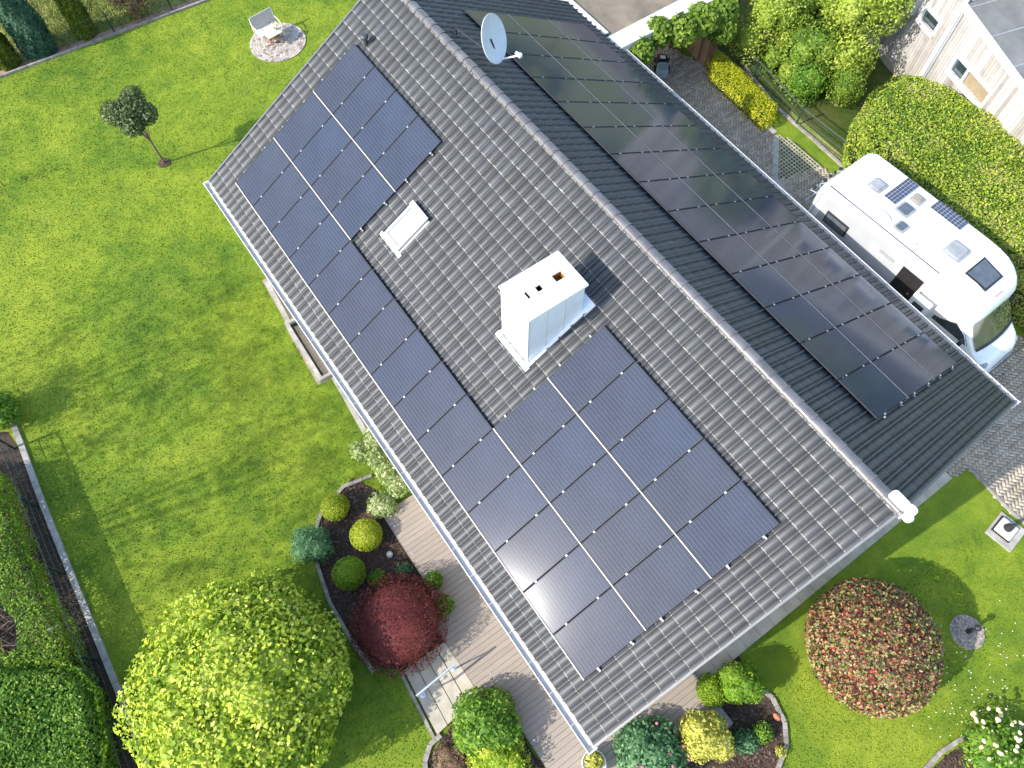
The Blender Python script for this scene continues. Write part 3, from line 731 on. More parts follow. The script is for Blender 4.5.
def crown(name, parent, blobs, n, size, mat, seed=1, aspect=.55, depthf=.3, lump=.08, lf=3.0, tilt=.55, upb=.35, core=.8, corem=None, squash=None):
    C, N = shell_points(n, blobs, seed, depthf, lump, lf, squash=squash); rg = np.random.default_rng(seed+99)
    N = N+rg.normal(size=N.shape)*tilt+np.array([0, 0, upb]); V, F = leafmesh(C, N, size, aspect, rg=rg)
    if core:
        mb_ = MB()
        for b in blobs: mb_.ell(b[:3], [q*core for q in b[3:6]], 14, 9)
        cv = np.array(mb_.v); cv[:, 2] = np.maximum(cv[:, 2], .01); o0 = len(V)
        quads = [f for f in mb_.f if len(f) == 4]; V = np.concatenate([V, cv]); F = np.concatenate([F, np.array(quads)+o0])
    return mkobj(name, V, F, mat, parent)
COL = dict(
    yg=[(.14, .24, .02), (.34, .45, .035), (.50, .58, .06), (.60, .64, .13)],
    green=[(.065, .16, .018), (.14, .27, .028), (.26, .38, .05)],
    hedge=[(.09, .19, .018), (.18, .31, .026), (.30, .42, .045)],
    bighedge=[(.07, .15, .03), (.17, .28, .03), (.32, .42, .035), (.46, .52, .055), (.46, .42, .18)],
    yellow=[(.22, .28, .012), (.46, .48, .018), (.60, .58, .035)],
    box=[(.09, .19, .012), (.20, .31, .018), (.32, .41, .04)],
    boxy=[(.16, .24, .014), (.33, .40, .025), (.50, .52, .06)],
    spruce=[(.05, .13, .055), (.10, .22, .095), (.18, .32, .15)],
    pale=[(.20, .28, .09), (.36, .44, .16), (.55, .56, .32)],
    maple=[(.055, .012, .014), (.12, .022, .022), (.20, .050, .042)],
    copper=[(.045, .025, .03), (.10, .07, .05), (.20, .28, .06), (.42, .40, .20), (.58, .11, .08), (.13, .05, .05), (.30, .38, .08), (.60, .34, .25), (.05, .03, .035)],
    apple=[(.05, .085, .03), (.11, .16, .055), (.20, .235, .11)],
    thuja=[(.05, .09, .010), (.12, .17, .013), (.26, .27, .02)],
    bluecon=[(.035, .095, .055), (.07, .16, .095), (.14, .25, .16)],
    redbush=[(.15, .08, .05), (.28, .18, .11), (.22, .24, .08)],
    gold=[(.26, .28, .05), (.52, .50, .09), (.64, .57, .16)],
    lime=[(.15, .25, .02), (.32, .44, .03), (.48, .54, .06)],
    tree=[(.08, .15, .018), (.16, .26, .03), (.28, .37, .055)],
    treey=[(.16, .24, .025), (.30, .39, .045), (.44, .50, .10)])
LM = {k: leafmat('leaf_'+k, v, nscale={'bighedge': .7, 'hedge': .8, 'copper': 3.0}.get(k, 1.2)) for k, v in COL.items()}
def shrub(name, label, cat, px, rpx, h, col, n, size, group=None, ry=1.0, blobs=None, seed=1, part='foliage', stem=True, zc=None, **kw):
    zc = h*.5 if zc is None else zc
    c = G(px[0], px[1], zc); r = rpx*depth(c)/FPX
    t = empty(name, (c[0], c[1], 0), label, cat, group)
    if blobs is None: bl = [(c[0], c[1], zc, r, r*ry, h-zc)]
    else: bl = [(c[0]+b[0]*r, c[1]+b[1]*r, max(.1, zc+b[2]*h), b[3]*r, b[4]*r, b[5]*h) for b in blobs]
    crown(part, t, bl, n, size, LM[col], seed, **kw)
    if stem:
        q = MB(); rs = np.random.default_rng(seed)
        for k in range(4):
            a = rs.uniform(0, 6.28); rr2 = r*.3
            q.tube([(c[0]+.03*math.cos(a), c[1]+.03*math.sin(a), 0), (c[0]+rr2*.5*math.cos(a), c[1]+rr2*.5*math.sin(a), h*.35), (c[0]+rr2*math.cos(a), c[1]+rr2*math.sin(a), h*.7)], [.03, .022, .01], 6)
        obj('stem', q, 'trunk', t)
    return t, c, r
loose = [(-.35, -.2, -.02, .62, .6, .46), (.35, .1, .0, .60, .62, .48), (.0, .4, -.04, .6, .55, .42), (.1, -.42, -.05, .55, .5, .4), (-.1, .0, .08, .6, .6, .42)]
big = [(0, 0, 0, 1, 1, .5)]
rgb_ = np.random.default_rng(5); big_bl = [(0, 0, 0, .93, .93, .50)]
for k in range(26):
    a = rgb_.uniform(0, 6.28); e = math.asin(rgb_.uniform(-.1, 1)); big_bl.append((.66*math.cos(a)*math.cos(e), .66*math.sin(a)*math.cos(e), .34*math.sin(e), rgb_.uniform(.24, .36), rgb_.uniform(.24, .36), rgb_.uniform(.12, .20)))
shrub('round_shrub', 'huge dome shaped shrub with large yellow green leaves on the lawn', 'shrub', (237, 690), 119, 3.1, 'yg', 46000, .125, seed=3, lump=.07, lf=7, depthf=.30, aspect=.6, zc=1.35, tilt=.65, core=.72, blobs=big_bl)
shrub('japanese_maple', 'dark red fine leaved maple dome between soil bed and slab steps', 'tree', (399, 623), 50, 1.5, 'maple', 12000, .07, seed=4, aspect=.28, lump=.07, depthf=.35, tilt=.8)
shrub('box_ball', 'yellowish clipped box ball, smallest of the three, at the north tip of the soil bed', 'shrub', (335, 507), 14.5, .65, 'boxy', 2600, .045, 'clipped box balls in the soil bed', seed=5, lump=.02, depthf=.12)
shrub('box_ball', 'yellow green clipped box ball nearest the deck, middle of the soil bed', 'shrub', (366, 535), 16.5, .75, 'boxy', 3200, .045, 'clipped box balls in the soil bed', seed=6, lump=.02, depthf=.12)
shrub('box_ball', 'greenest clipped box ball beside the red maple', 'shrub', (349, 573), 17, .78, 'box', 3200, .045, 'clipped box balls in the soil bed', seed=7, lump=.02, depthf=.12)
shrub('dwarf_pine', 'blue green spiky dwarf pine at the lawn edge of the soil bed', 'shrub', (311, 545), 23, .95, 'spruce', 5000, .12, seed=8, blobs=loose, aspect=.16, depthf=.45, tilt=1.0, core=.7)
shrub('flowering_shrub', 'pale green shrub with creamy blossom tips against the white gutter', 'shrub', (386, 462), 30, 1.3, 'pale', 3500, .09, seed=9, blobs=[(.75, -.1, .05, .55, .4, .42), (.3, .1, 0, .55, .45, .42), (-.3, .1, 0, .6, .45, .4), (-.8, .1, -.05, .5, .4, .36), (.9, .5, -.1, .4, .35, .32)], depthf=.5, tilt=.8, core=.6)
shrub('low_shrub', 'light green low cushion shrub between the blossom shrub and deck corner', 'shrub', (382, 505), 17, .55, 'pale', 1500, .07, seed=10, blobs=loose, depthf=.45, core=.65)
shrub('herb_plant', 'small green clump in the soil bed beside the greenest box ball', 'plant', (377, 578), 10, .3, 'green', 500, .06, seed=11, depthf=.5, core=.5, stem=False)
shrub('herb_plant', 'small grey green plant at the deck edge above the red maple', 'plant', (404, 570), 9, .25, 'spruce', 260, .07, seed=12, depthf=.6, core=.4, stem=False)
shrub('fern_plant', 'bright green plant growing at the deck edge behind the red maple', 'plant', (434, 580), 9, .75, 'green', 600, .09, seed=13, depthf=.5, core=.5, stem=False)
shrub('fern_plant', 'dark green plant leaning over the deck right of the red maple', 'plant', (443, 606), 11, .7, 'green', 600, .10, seed=14, depthf=.6, core=.4, stem=False)
shrub('leafy_shrub', 'dark green leafy shrub filling the corner between slab steps and deck', 'shrub', (486, 722), 38, 1.15, 'green', 5500, .10, seed=15, blobs=loose, depthf=.35)
shrub('leafy_shrub', 'lime green fine shrub in front of the dark one at the bottom edge', 'shrub', (497, 757), 36, .9, 'lime', 3800, .075, seed=16, blobs=loose, depthf=.5, core=.6)
shrub('heather_clump', 'olive and purple low clump in the front bed behind the curved edging', 'plant', (452, 760), 22, .4, 'redbush', 1300, .06, seed=17, blobs=loose, depthf=.5, core=.6, stem=False)
shrub('cistus_shrub', 'green shrub with a few pink flowers below the south corner of the deck', 'shrub', (650, 752), 40, 1.0, 'spruce', 3800, .11, seed=18, blobs=loose, depthf=.45, core=.65)
shrub('golden_shrub', 'golden yellow leaved shrub in the middle of the east bed', 'shrub', (706, 737), 29, 1.1, 'gold', 3400, .09, seed=19, blobs=loose, depthf=.35)
shrub('pine_shrub', 'dark green mounded shrub with pale tips next to the house gable', 'shrub', (741, 683), 25, 1.2, 'hedge', 4200, .09, seed=20, blobs=loose, depthf=.4, aspect=.3, tilt=.8)
shrub('cushion_shrub', 'light green round cushion between gable wall and dark mounded shrub', 'shrub', (712, 690), 16, .7, 'box', 2400, .05, seed=21, depthf=.2)
shrub('herb_plant', 'blue green loose plant right of the golden shrub', 'plant', (745, 742), 15, .5, 'spruce', 700, .09, seed=22, blobs=loose, depthf=.5, core=.6, stem=False)
shrub('herb_plant', 'small fresh green clump at the curved edging of the east bed', 'plant', (763, 733), 11, .4, 'green', 600, .07, seed=23, depthf=.5, core=.5, stem=False)
shrub('herb_plant', 'tiny yellow tuft on mulch at the bottom of the east bed', 'plant', (781, 751), 6, .25, 'gold', 200, .06, seed=24, depthf=.6, core=0, stem=False)
shrub('photinia_globe', 'large clipped globe of red, copper and green leaves on the south lawn', 'shrub', (873, 645), 66.5, 1.95, 'copper', 15000, .085, seed=25, lump=.02, depthf=.16, aspect=.6, zc=.98, tilt=.8)
rt_, rc, rr_ = shrub('rose_bush', 'rose bush covered in cream white blooms at the bottom right corner', 'rose bush', (1000, 752), 42, 1.0, 'green', 3600, .09, seed=26, blobs=loose, depthf=.5, core=.6)
q = MB()
for _ in range(60):
    a = rng.uniform(0, 6.28); d = rr_*1.0*math.sqrt(rng.random()); z = .55+.45*math.sqrt(max(0, 1-(d/rr_)**2))+rng.uniform(-.08, .08); s = rng.uniform(.02, .06)
    for k in range(3): q.ell((rc[0]+d*math.cos(a)+rng.uniform(-s, s)*.6, rc[1]+d*math.sin(a)+rng.uniform(-s, s)*.6, z), (s, s, s*.6), 8, 5)
obj('blossom', q, 'flower', rt_)
def flowers_on(rootname_label, mat, n, s):
    o = [x for x in sc.objects if x.get('label', '') == rootname_label][0]; me = [c for c in o.children if c.name.startswith('foliage')][0].data
    co = np.empty(len(me.vertices)*3, np.float32); me.vertices.foreach_get('co', co); co = co.reshape(-1, 3); top = co[co[:, 2] > np.percentile(co[:, 2], 60)]
    q = MB()
    for i in rng.choice(len(top), n, replace=False): q.ell(tuple(top[i]), (s, s, s*.5), 7, 5)
    obj('blossom', q, mat, o, local=True)
flowers_on('green shrub with a few pink flowers below the south corner of the deck', 'pink', 9, .04)
flowers_on('pale green shrub with creamy blossom tips against the white gutter', 'flower', 30, .035)
# daisies
q = MB(); 
for _ in range(110):
    px, py = rng.normal(975, 32), rng.normal(690, 36)
    if px < 880 or py < 600 or py > 740 or px > 1050: continue
    x, y, _z = G(px, py); q.lathe((x, y, .01), [(.015, 0), (.014, .010), (.003, .012)], 6)
o = obj('daisies', q, 'daisy'); o['kind'] = 'stuff'
# fallen boulder, plant label stone
q = MB().ell((*G(390, 555)[:2], .06), (.10, .09, .08), 12, 8); o = obj('garden_stone', q, 'stone', smooth=True); tag(o, 'pale grey round stone on dark mulch between box ball and deck', 'stone')
q = MB().ell((*G(776, 717)[:2], .06), (.11, .08, .07), 10, 7); o = obj('terracotta_stone', q, plain('terracotta', (.5, .18, .08), .8), smooth=True); tag(o, 'orange terracotta lump on mulch at the east bed edging', 'stone')

# small tree on the lawn
def tree(name, label, cat, base, h, crowns, col, n, size, seed, group=None, tr=.05, lean=(0, 0), **kw):
    t = empty(name, (base[0], base[1], 0), label, cat, group)
    q = MB(); top = (base[0]+lean[0], base[1]+lean[1], h); mid = (base[0]+lean[0]*.45, base[1]+lean[1]*.45, h*.5)
    q.tube([(base[0], base[1], 0), mid, top], [tr, tr*.8, tr*.4], 9)
    for b in crowns: q.tube([mid, (b[0], b[1], b[2])], [tr*.5, tr*.15], 6)
    obj('trunk', q, 'trunk', t); crown('crown', t, crowns, n, size, LM[col], seed, **kw); return t
b = G(164.5, 163); c = G(131, 111, 2.55); r = .80
cr = [(c[0]+r*dx, c[1]+r*dy, c[2]+dz, r*s, r*s, r*s*.95) for dx, dy, dz, s in ((0, 0, 0, .72), (.45, -.35, .15, .5), (.15, .6, .05, .55), (-.45, .25, -.15, .55), (-.35, -.45, -.1, .5), (.55, .35, -.1, .42))]
tree('apple_tree', 'small young tree with grey green crown and thin leaning trunk alone on the lawn', 'tree', b, 2.3, cr, 'apple', 6500, .10, 31, lean=(c[0]-b[0], c[1]-b[1]), tr=.045, depthf=.55, core=.45, tilt=.8)
q = MB().lathe((b[0], b[1], 0), [(.24, -.01), (.22, .02), (.05, .035), (.01, .035)], 14); struct('tree_soil_ring', q, 'soil')
b = G(4, 186); tree('sapling', 'thin bare twiggy sapling at the left picture edge', 'tree', b, .9, [(b[0], b[1]+.05, .8, .3, .3, .4)], 'apple', 160, .07, 32, tr=.02, depthf=.9, core=0)

# conifers and bush beyond the north kerb
def conifer(label, bpx, h, r, col, seed, lean=(0, 0)):
    b = G(*bpx); t = empty('columnar_conifer', b, label, 'conifer', 'conifers beyond the wire fence')
    rg = np.random.default_rng(seed); n = 9000; z = h*(1-rg.random(n)**.62); a = rg.uniform(0, 6.28, n)
    pr = r*np.sin(np.clip((1-z/h)*1.9+.12, 0, 1.571))**.8*(z/h*.1+.95); pr *= 1+.07*np.sin(a*5+z*3)+.05*np.sin(a*11-z*6)
    rad = pr*(1-.25*rg.random(n)**2); P = np.stack([b[0]+rad*np.cos(a), b[1]+rad*np.sin(a), z+.03], 1)
    N = np.stack([np.cos(a), np.sin(a), .5+0*a], 1)+rg.normal(size=(n, 3))*.5; V, F = leafmesh(P, N, .13, .35, rg=rg)
    zz = np.linspace(.02, h*.93, 9); mbc = MB(); mbc.lathe((b[0], b[1], 0), [(max(.03, .85*r*math.sin(min(1.571, (1-q_/h)*1.9+.12))**.8), q_) for q_ in zz], 14)
    cq = [f for f in mbc.f if len(f) == 4]; F = np.concatenate([F, np.array(cq)+len(V)]); V = np.concatenate([V, np.array(mbc.v)])
    mkobj('foliage', V, F, LM[col], t); q = MB().tube([(b[0], b[1], 0), (b[0], b[1], h*.5)], [.09, .05], 8); obj('trunk', q, 'trunk', t)
conifer('blue green columnar conifer, widest of the three by the wire fence', (41, 50), 3.5, .66, 'bluecon', 41)
conifer('olive green slim conifer between the blue conifer and the copper bush', (87, 34), 3.3, .42, 'thuja', 42)
conifer('dark olive conifer cut by the left picture edge', (10, 64), 2.2, .44, 'thuja', 43)
b = G(141, 18); t = empty('copper_bush', b, 'reddish brown loose bush beyond the wire fence', 'shrub')
crown('foliage', t, [(b[0]+.3, b[1]-.3, .75, .55, .6, .55), (b[0]+.5, b[1]+.35, .8, .5, .5, .5), (b[0], b[1], .6, .4, .4, .5)], 2200, .10, LM['redbush'], 44, depthf=.7, core=.5)
obj('stem', MB().tube([(b[0], b[1], 0), (b[0]+.3, b[1], .8)], [.04, .02], 6), 'trunk', t)

# ------------------------------------------------------------------ fences
def fence(label, pts, hts, wires, mat='post', wr=.006, pr=.022, verticals=0, name='wire_fence'):
    t = empty(name, (*pts[0][:2], 0), label, 'fence')
    for (x, y, *_), h in zip(pts, hts): obj('post', MB().box((x, y, h/2), (pr*2, pr*2, h), .3), mat, t)
    q = MB()
    for z in wires: q.tube([(p[0], p[1], z) for p in pts], wr, 5)
    if verticals:
        for a, b in zip(pts[:-1], pts[1:]):
            A, B = np.array(a[:2]), np.array(b[:2]); L = np.linalg.norm(B-A); n = int(L/verticals)
            for i in range(1, n):
                c = A+(B-A)*i/n; q.box((c[0], c[1], max(wires)/2), (.005, .005, max(wires)))
    obj('wire_mesh' if verticals else 'wires', q, 'wire', t); return t
fp = [(FN(y)+.05, y) for y in (16.2, 14.0, 11.5, 9.06, 6.67, 4.22, 1.8, -.6)]
fence('low wire fence on thin dark posts along the north edge of the lawn', fp, [.9, .9, .9, 1.55, .88, .9, .9, .9], [.3, .62, .85], wr=.0055, verticals=0)
fl = [G(*q) for q in ((18, 447), (41, 505), (68, 572), (101, 658), (125, 720), (150, 790))]; fl = [(x, y+.10) for x, y, _ in fl]
fence('dark double bar fence between lawn kerb and the left hedge', fl, [.88]*6, [.1, .45, .82, .85], pr=.03, wr=.011, verticals=.10, name='bar_fence')
fr = [G(*q) for q in ((716, 40), (752.8, 78), (795.8, 125), (846, 164.5), (880, 205))]
fence('dark green mesh fence along the neighbouring garden beside the yellow hedge', [(x, y) for x, y, _ in fr], [.85]*5, [.08, .42, .78, .82], pr=.03, wr=.011, verticals=.10, name='mesh_fence')
b = G(76, 627); t = empty('garden_light', b, 'grey tilted cylinder lamp on a post at the left fence', 'lamp')
obj('pole', MB().tube([b, (b[0]+.0, b[1]+.10, .65)], .02, 8), 'seam', t); obj('lamp_head', MB().tube([(b[0], b[1]+.08, .62), (b[0], b[1]+.42, .72)], .055, 12), 'zinc', t)

# ------------------------------------------------------------------ hedges
def hedge(name, label, poly, h, col, n, size, seed, group=None, lump=.10, edge=.25, corem=.12, hole=None, cat='hedge', aspect=.55):
    P = np.array([p[:2] for p in poly]); c = P.mean(0); t = empty(name, (*c, 0), label, cat, group)
    rg = np.random.default_rng(seed); k = len(P)
    nx = rg.uniform(P[:, 0].min(), P[:, 0].max(), n*3); ny = rg.uniform(P[:, 1].min(), P[:, 1].max(), n*3)
    pts = np.stack([nx, ny], 1); pts = pts[inside(pts, P)]
    def edist(q):
        d = np.full(len(q), 9e9)
        for i in range(k):
            a, b = P[i], P[(i+1) % k]; ab = b-a; tt = np.clip(((q-a) @ ab)/(ab @ ab), 0, 1); d = np.minimum(d, np.linalg.norm(q-(a+tt[:, None]*ab), axis=1))
        return d
    def top(q):
        d = edist(q); z = h-edge*np.clip(1-d/edge, 0, 1)**2
        return z+lump*noise3(np.c_[q, np.zeros(len(q))]*2.2, seed)*.6
    m = int(n*.62); q = pts[:m]; d = edist(q)
    zt = top(q)-rg.random(len(q))**2*.18
    if hole is not None:
        ok = ~inside(q, hole); q, zt, d = q[ok], zt[ok], d[ok]
    C1 = np.c_[q, zt]; N1 = np.c_[rg.normal(size=(len(q), 2))*.6, np.ones(len(q))]
    C2 = []; N2 = []; per = [np.linalg.norm(P[(i+1) % k]-P[i]) for i in range(k)]; tot = sum(per)
    area = sum(P[i][0]*P[(i+1) % k][1]-P[(i+1) % k][0]*P[i][1] for i in range(k))
    for i in range(k):
        mm = int(n*.38*per[i]/tot); a, b = P[i], P[(i+1) % k]; tt = rg.random(mm); nv = np.array([(b-a)[1], -(b-a)[0]])/per[i]*(1 if area > 0 else -1)
        z = rg.random(mm)*(h-edge*.5); base = a+(b-a)*tt[:, None]; off = lump*noise3(np.c_[base*2.5, z[:, None]*3], seed+5)-rg.random(mm)**2*.15+.05*(z/h)
        C2.append(np.c_[base+nv*off[:, None], z+.03]); N2.append(np.c_[np.tile(nv, (mm, 1)), np.full(mm, .3)]+rg.normal(size=(mm, 3))*.6)
    C = np.concatenate([C1]+C2); N = np.concatenate([N1]+N2); V, F = leafmesh(C, N, size, aspect, rg=rg)
    mkobj('foliage', V, F, LM[col], t)
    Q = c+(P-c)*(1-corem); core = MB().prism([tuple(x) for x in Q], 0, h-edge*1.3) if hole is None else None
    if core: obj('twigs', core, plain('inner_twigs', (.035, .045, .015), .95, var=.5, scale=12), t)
    else:
        qq = MB()
        for _ in range(1500):
            x, y = rg.uniform(P[:, 0].min(), P[:, 0].max()), rg.uniform(P[:, 1].min(), P[:, 1].max())
            if not inside([(x, y)], P)[0]: continue
            z = rg.uniform(0, h*.75); a = rg.uniform(0, 6.28); L = rg.uniform(.15, .5); qq.tube([(x, y, z), (x+L*math.cos(a), y+L*math.sin(a), z+rg.uniform(-.1, .25))], [.012, .004], 4)
        obj('twigs', qq, plain('grey_twigs', (.17, .13, .10), .9, var=.4), t)
    return t
hz = lambda l, z: [G(*q, z) for q in l]
hedge('thuja_hedge', 'bright green clipped hedge with a bare twiggy hole behind the left fence', hz([(-40, 470), (-8, 468), (30, 570), (62, 640), (66, 668), (-70, 668), (-70, 470)], 1.1), 1.15, 'hedge', 26000, .075, 51, hole=[p[:2] for p in hz([(-22, 582), (-4, 588), (4, 606), (17, 622), (20, 646), (5, 654), (-22, 654)], 1.1)])
hedge('laurel_hedge', 'deeper green broad leaved hedge at the bottom left corner', hz([(-70, 668), (64, 668), (88, 692), (98, 740), (97, 800), (80, 850), (-120, 850)], 1.2), 1.25, 'green', 26000, .10, 52, lump=.16)
shrub('hazel_bush', 'small leafy bush at the left picture edge where the fence ends', 'shrub', (-4, 410), 24, 1.2, 'green', 2200, .11, seed=53, blobs=loose, depthf=.5, core=.6)
hedge('broad_hedge', 'very wide yellow green hedge between the motorhome and the timber house', hz([(1100, 170), (1024, 122), (925, 70), (905, 69), (880, 84), (862, 110), (868, 135), (905, 178), (960, 225), (1024, 268), (1100, 330)], 2.0), 2.05, 'bighedge', 80000, .082, 54, lump=.16, edge=.5)
hedge('yellow_hedge', 'long low bright yellow hedge between driveway kerb and mesh fence', hz([(708, 52), (722, 50), (778, 104), (776, 116), (766, 120), (712, 70)], .6), .65, 'yellow', 9000, .06, 55, lump=.05, edge=.2)

# ------------------------------------------------------------------ trees at the top right and off-frame surroundings
def blobtree(name, label, px, z, rpx, col, n, size, seed, h0=.0, ry=1, blobs=loose, cat='tree', tr=.1, **kw):
    c = G(*px, z); r = rpx*depth(c)/FPX; bl = [(c[0]+b[0]*r, c[1]+b[1]*r, z+b[2]*r*2, b[3]*r, b[4]*r, b[5]*r*1.6) for b in blobs]
    kw.setdefault('depthf', .5); kw.setdefault('core', .55)
    return tree(name, label, cat, c, z*.95, bl, col, n, size, seed, tr=tr, **kw)
blobtree('ornamental_tree', 'yellow green tree at the top edge left of the timber house', (776, 12), 2.1, 30, 'treey', 5200, .10, 61, blobs=loose+[(.3, .5, -.5, .8, .8, .5), (-.5, -.3, -.4, .6, .6, .5)])
blobtree('garden_bush', 'mid green bush between the yellow tree and the round bush', (812, 46), 1.4, 34, 'tree', 6500, .10, 62, cat='shrub', blobs=loose+[(.7, .6, -.3, .5, .5, .4), (-.8, -.5, -.35, .5, .5, .4), (.1, .2, -.45, .9, .9, .5)])
blobtree('round_bush', 'round grey green bush beside the mesh fence in the neighbouring garden', (847, 84), 1.0, 20, 'tree', 3600, .07, 63, cat='shrub', blobs=[(0, 0, -.1, .95, .95, .6), (.1, -.1, .1, .7, .7, .5)], depthf=.35, lump=.12)
blobtree('garden_bush', 'dark bush next to the mesh fence left of the round bush', (808, 78), 1.0, 21, 'green', 3200, .09, 64, cat='shrub', blobs=loose+[(0, 0, -.3, .9, .9, .5)])
blobtree('overhanging_tree', 'bright leafy tree overhanging the timber wall at the top edge', (866, -2), 2.9, 46, 'treey', 12000, .12, 65, blobs=loose+[(.2, -.5, -.1, .5, .5, .45), (-.5, .5, -.5, .6, .6, .5)])
blobtree('garden_bush', 'green bush at the top edge behind the yellow tree', (818, -2), 1.7, 34, 'tree', 5000, .11, 66, cat='shrub', blobs=loose+[(0, 0, -.4, .9, .9, .5)])
# vine over the carport edge
t = empty('climbing_vine', G(690, 45), 'large leaved green vine hanging along the carport parapet', 'vine')
bl = []
for x, y, z, rp in ((640, 52, 2.2, 15), (658, 32, 2.4, 15), (682, 30, 2.4, 17), (700, 20, 2.4, 18), (718, 10, 2.3, 20), (722, 28, 1.9, 15)):
    c = G(x, y, z); r = rp*depth(c)/FPX; bl.append((c[0], c[1], z, r, r, .5))
crown('foliage', t, bl, 6500, .17, LM['tree'], 67, depthf=.5, core=.5, aspect=.75)
g0 = G(700, 55); obj('stem', MB().tube([(g0[0]+.6, g0[1], 0), (g0[0]+.8, g0[1]-.1, 1.2), (g0[0]+1.0, g0[1], 2.3)], [.05, .04, .02], 8), 'trunk', t)

# carport with flat roof
A = np.array(G(626, 49, 2.7)[:2]); B = np.array(G(708, 0, 2.7)[:2]); xs0 = (A[0]+B[0])/2
t = empty('carport', (xs0+3, -9.5, 0), 'flat roofed carport with wide grey metal parapet behind the house', 'carport')
obj('flat_roof', MB().box((xs0+4.6, -10.3, 2.5), (8.0, 6.6, .16)), 'flatroof', t)
q = MB()
q.box((xs0+.38, -10.3, 2.66), (.72, 6.9, .05)); q.box((xs0+.03, -10.3, 2.48), (.03, 6.9, .34)); q.box((xs0+.72, -10.3, 2.59), (.03, 6.9, .10))
q.box((xs0+4.6, -13.55, 2.66), (7.6, .5, .05)); q.box((xs0+4.6, -13.78, 2.48), (8, .03, .34)); q.box((xs0+4.7, -7.03, 2.66), (7.6, .35, .05))
for y in np.arange(-13.0, -7, 1.7): q.box((xs0+.38, y, 2.69), (.72, .03, .012))
obj('parapet', q, 'zinc', t)
for x in (xs0+.5, xs0+4.3, xs0+8.2):
    for y in (-7.3, -13.4): obj('post', MB().box((x, y, 1.2), (.14, .14, 2.4)), 'oldwood', t)
q = MB()
for i in range(14): q.box((xs0+1.2, -10.9+(-.16)*i, 1.1), (.03, .15, 2.2))
obj('board_wall', q, 'oldwood', t)
# brown timber gate boards
gA, gB = np.array(G(688, 50)[:2]), np.array(G(708, 72)[:2]); rz = math.atan2(*(gB-gA)[::-1]); t = empty('timber_gate', (*gA, 0), 'brown weathered timber gate boards leaning below the vine', 'gate')
q = MB(); L = np.linalg.norm(gB-gA)
for i in range(9):
    c = gA+(gB-gA)*(i+.5)/9; q.box((c[0], c[1], .75), (L/9-.01, .03, 1.5), rz)
obj('boards', q, 'oldwood', t); q = MB()
for z in (.35, 1.15): q.box((*((gA+gB)/2-np.array([.03, .03])), z), (L, .035, .09), rz)
obj('crossbar', q, 'oldwood', t)

# lawn mower
b = G(661, 70); rz = math.atan2(G(661, 60)[1]-G(661, 80)[1], G(661, 60)[0]-G(661, 80)[0]); t = empty('lawn_mower', (b[0], b[1], .03), 'black and red lawn mower with grey grass box parked by the vine', 'lawn mower', rot=(0, 0, rz))
def L_(n, mb_, m, par=None): return autosmooth(obj(n, mb_, m, par or t, local=True))
L_('deck_shell', MB().rbox((.15, 0, .10), (.62, .46, .16), .08), 'dark'); L_('engine_cover', MB().rbox((.22, 0, .26), (.34, .30, .16), .08), 'black')
L_('front_bumper', MB().rbox((.47, 0, .12), (.14, .44, .16), .06), 'red'); L_('engine_label', MB().rbox((.18, 0, .42), (.16, .2, .012), .02), 'white')
L_('grass_box', MB().rbox((-.36, 0, .10), (.46, .42, .34), .06), 'seam')
for x, y, r_ in ((.4, .26, .09), (.4, -.26, .09), (-.1, .27, .12), (-.1, -.27, .12)):
    w_ = L_('wheel', MB().tube([(x, y-.03, r_), (x, y+.03, r_)], r_, 16), 'dark')
L_('handle', MB().tube([(0, .2, .2), (-.55, .2, .75), (-.75, .19, .95), (-.75, -.19, .95), (-.55, -.2, .75), (0, -.2, .2)], .014, 8), 'seam')

# ------------------------------------------------------------------ bench and table on the round patio
s0, s1 = np.array(G(255, 32, .42)), np.array(G(275, 21, .42)); ctr = (s0+s1)/2; wb = np.linalg.norm(s1-s0); axv = (s1-s0)/wb; rz = math.atan2(axv[1], axv[0])
t = empty('garden_bench', (ctr[0], ctr[1], 0), 'cream framed garden bench with grey back on the round patio', 'bench', rot=(0, 0, rz))
fwd = np.array(G(270, 45)[:2])-ctr[:2]; sg = 1 if (-math.sin(rz)*fwd[0]+math.cos(rz)*fwd[1]) > 0 else -1
L_('seat', MB().rbox((0, sg*.24, .40), (wb, .46, .07), .04), 'cream')
m = Matrix.Rotation(R(12*sg), 3, 'X'); L_('backrest', MB().box((0, -sg*.05, .70), (wb, .04, .56), m=m), 'cloth')
for s in (-1, 1):
    L_('armrest', MB().tube([(s*(wb/2+.02), -sg*.1, .94), (s*(wb/2+.02), -sg*.02, .66), (s*(wb/2+.02), sg*.2, .66), (s*(wb/2+.02), sg*.46, .60), (s*(wb/2+.02), sg*.50, .40), (s*(wb/2+.02), sg*.50, .03)], .018, 8), 'cream')
    L_('leg', MB().tube([(s*(wb/2+.02), -sg*.1, .94), (s*(wb/2+.02), -sg*.04, .4), (s*(wb/2+.02), -sg*.10, .03)], .018, 8), 'cream')
tb = G(276, 43, 0); t = empty('side_table', (tb[0], tb[1], 0), 'small wooden folding table in front of the garden bench', 'table', rot=(0, 0, rz))
q = MB()
for i in range(5): q.box((0, -.20+i*.1, .50), (.62, .088, .025))
L_('tabletop', q, 'cream')
for s in (-1, 1):
    q = MB(); q.tube([(s*.22, -.22, .03), (s*.22, .2, .49)], .016, 6); q.tube([(s*.24, .22, .03), (s*.24, -.2, .49)], .016, 6); L_('leg', q, 'wood')
L_('shelf', MB().box((0, .05, .25), (.46, .26, .02)), 'wood')
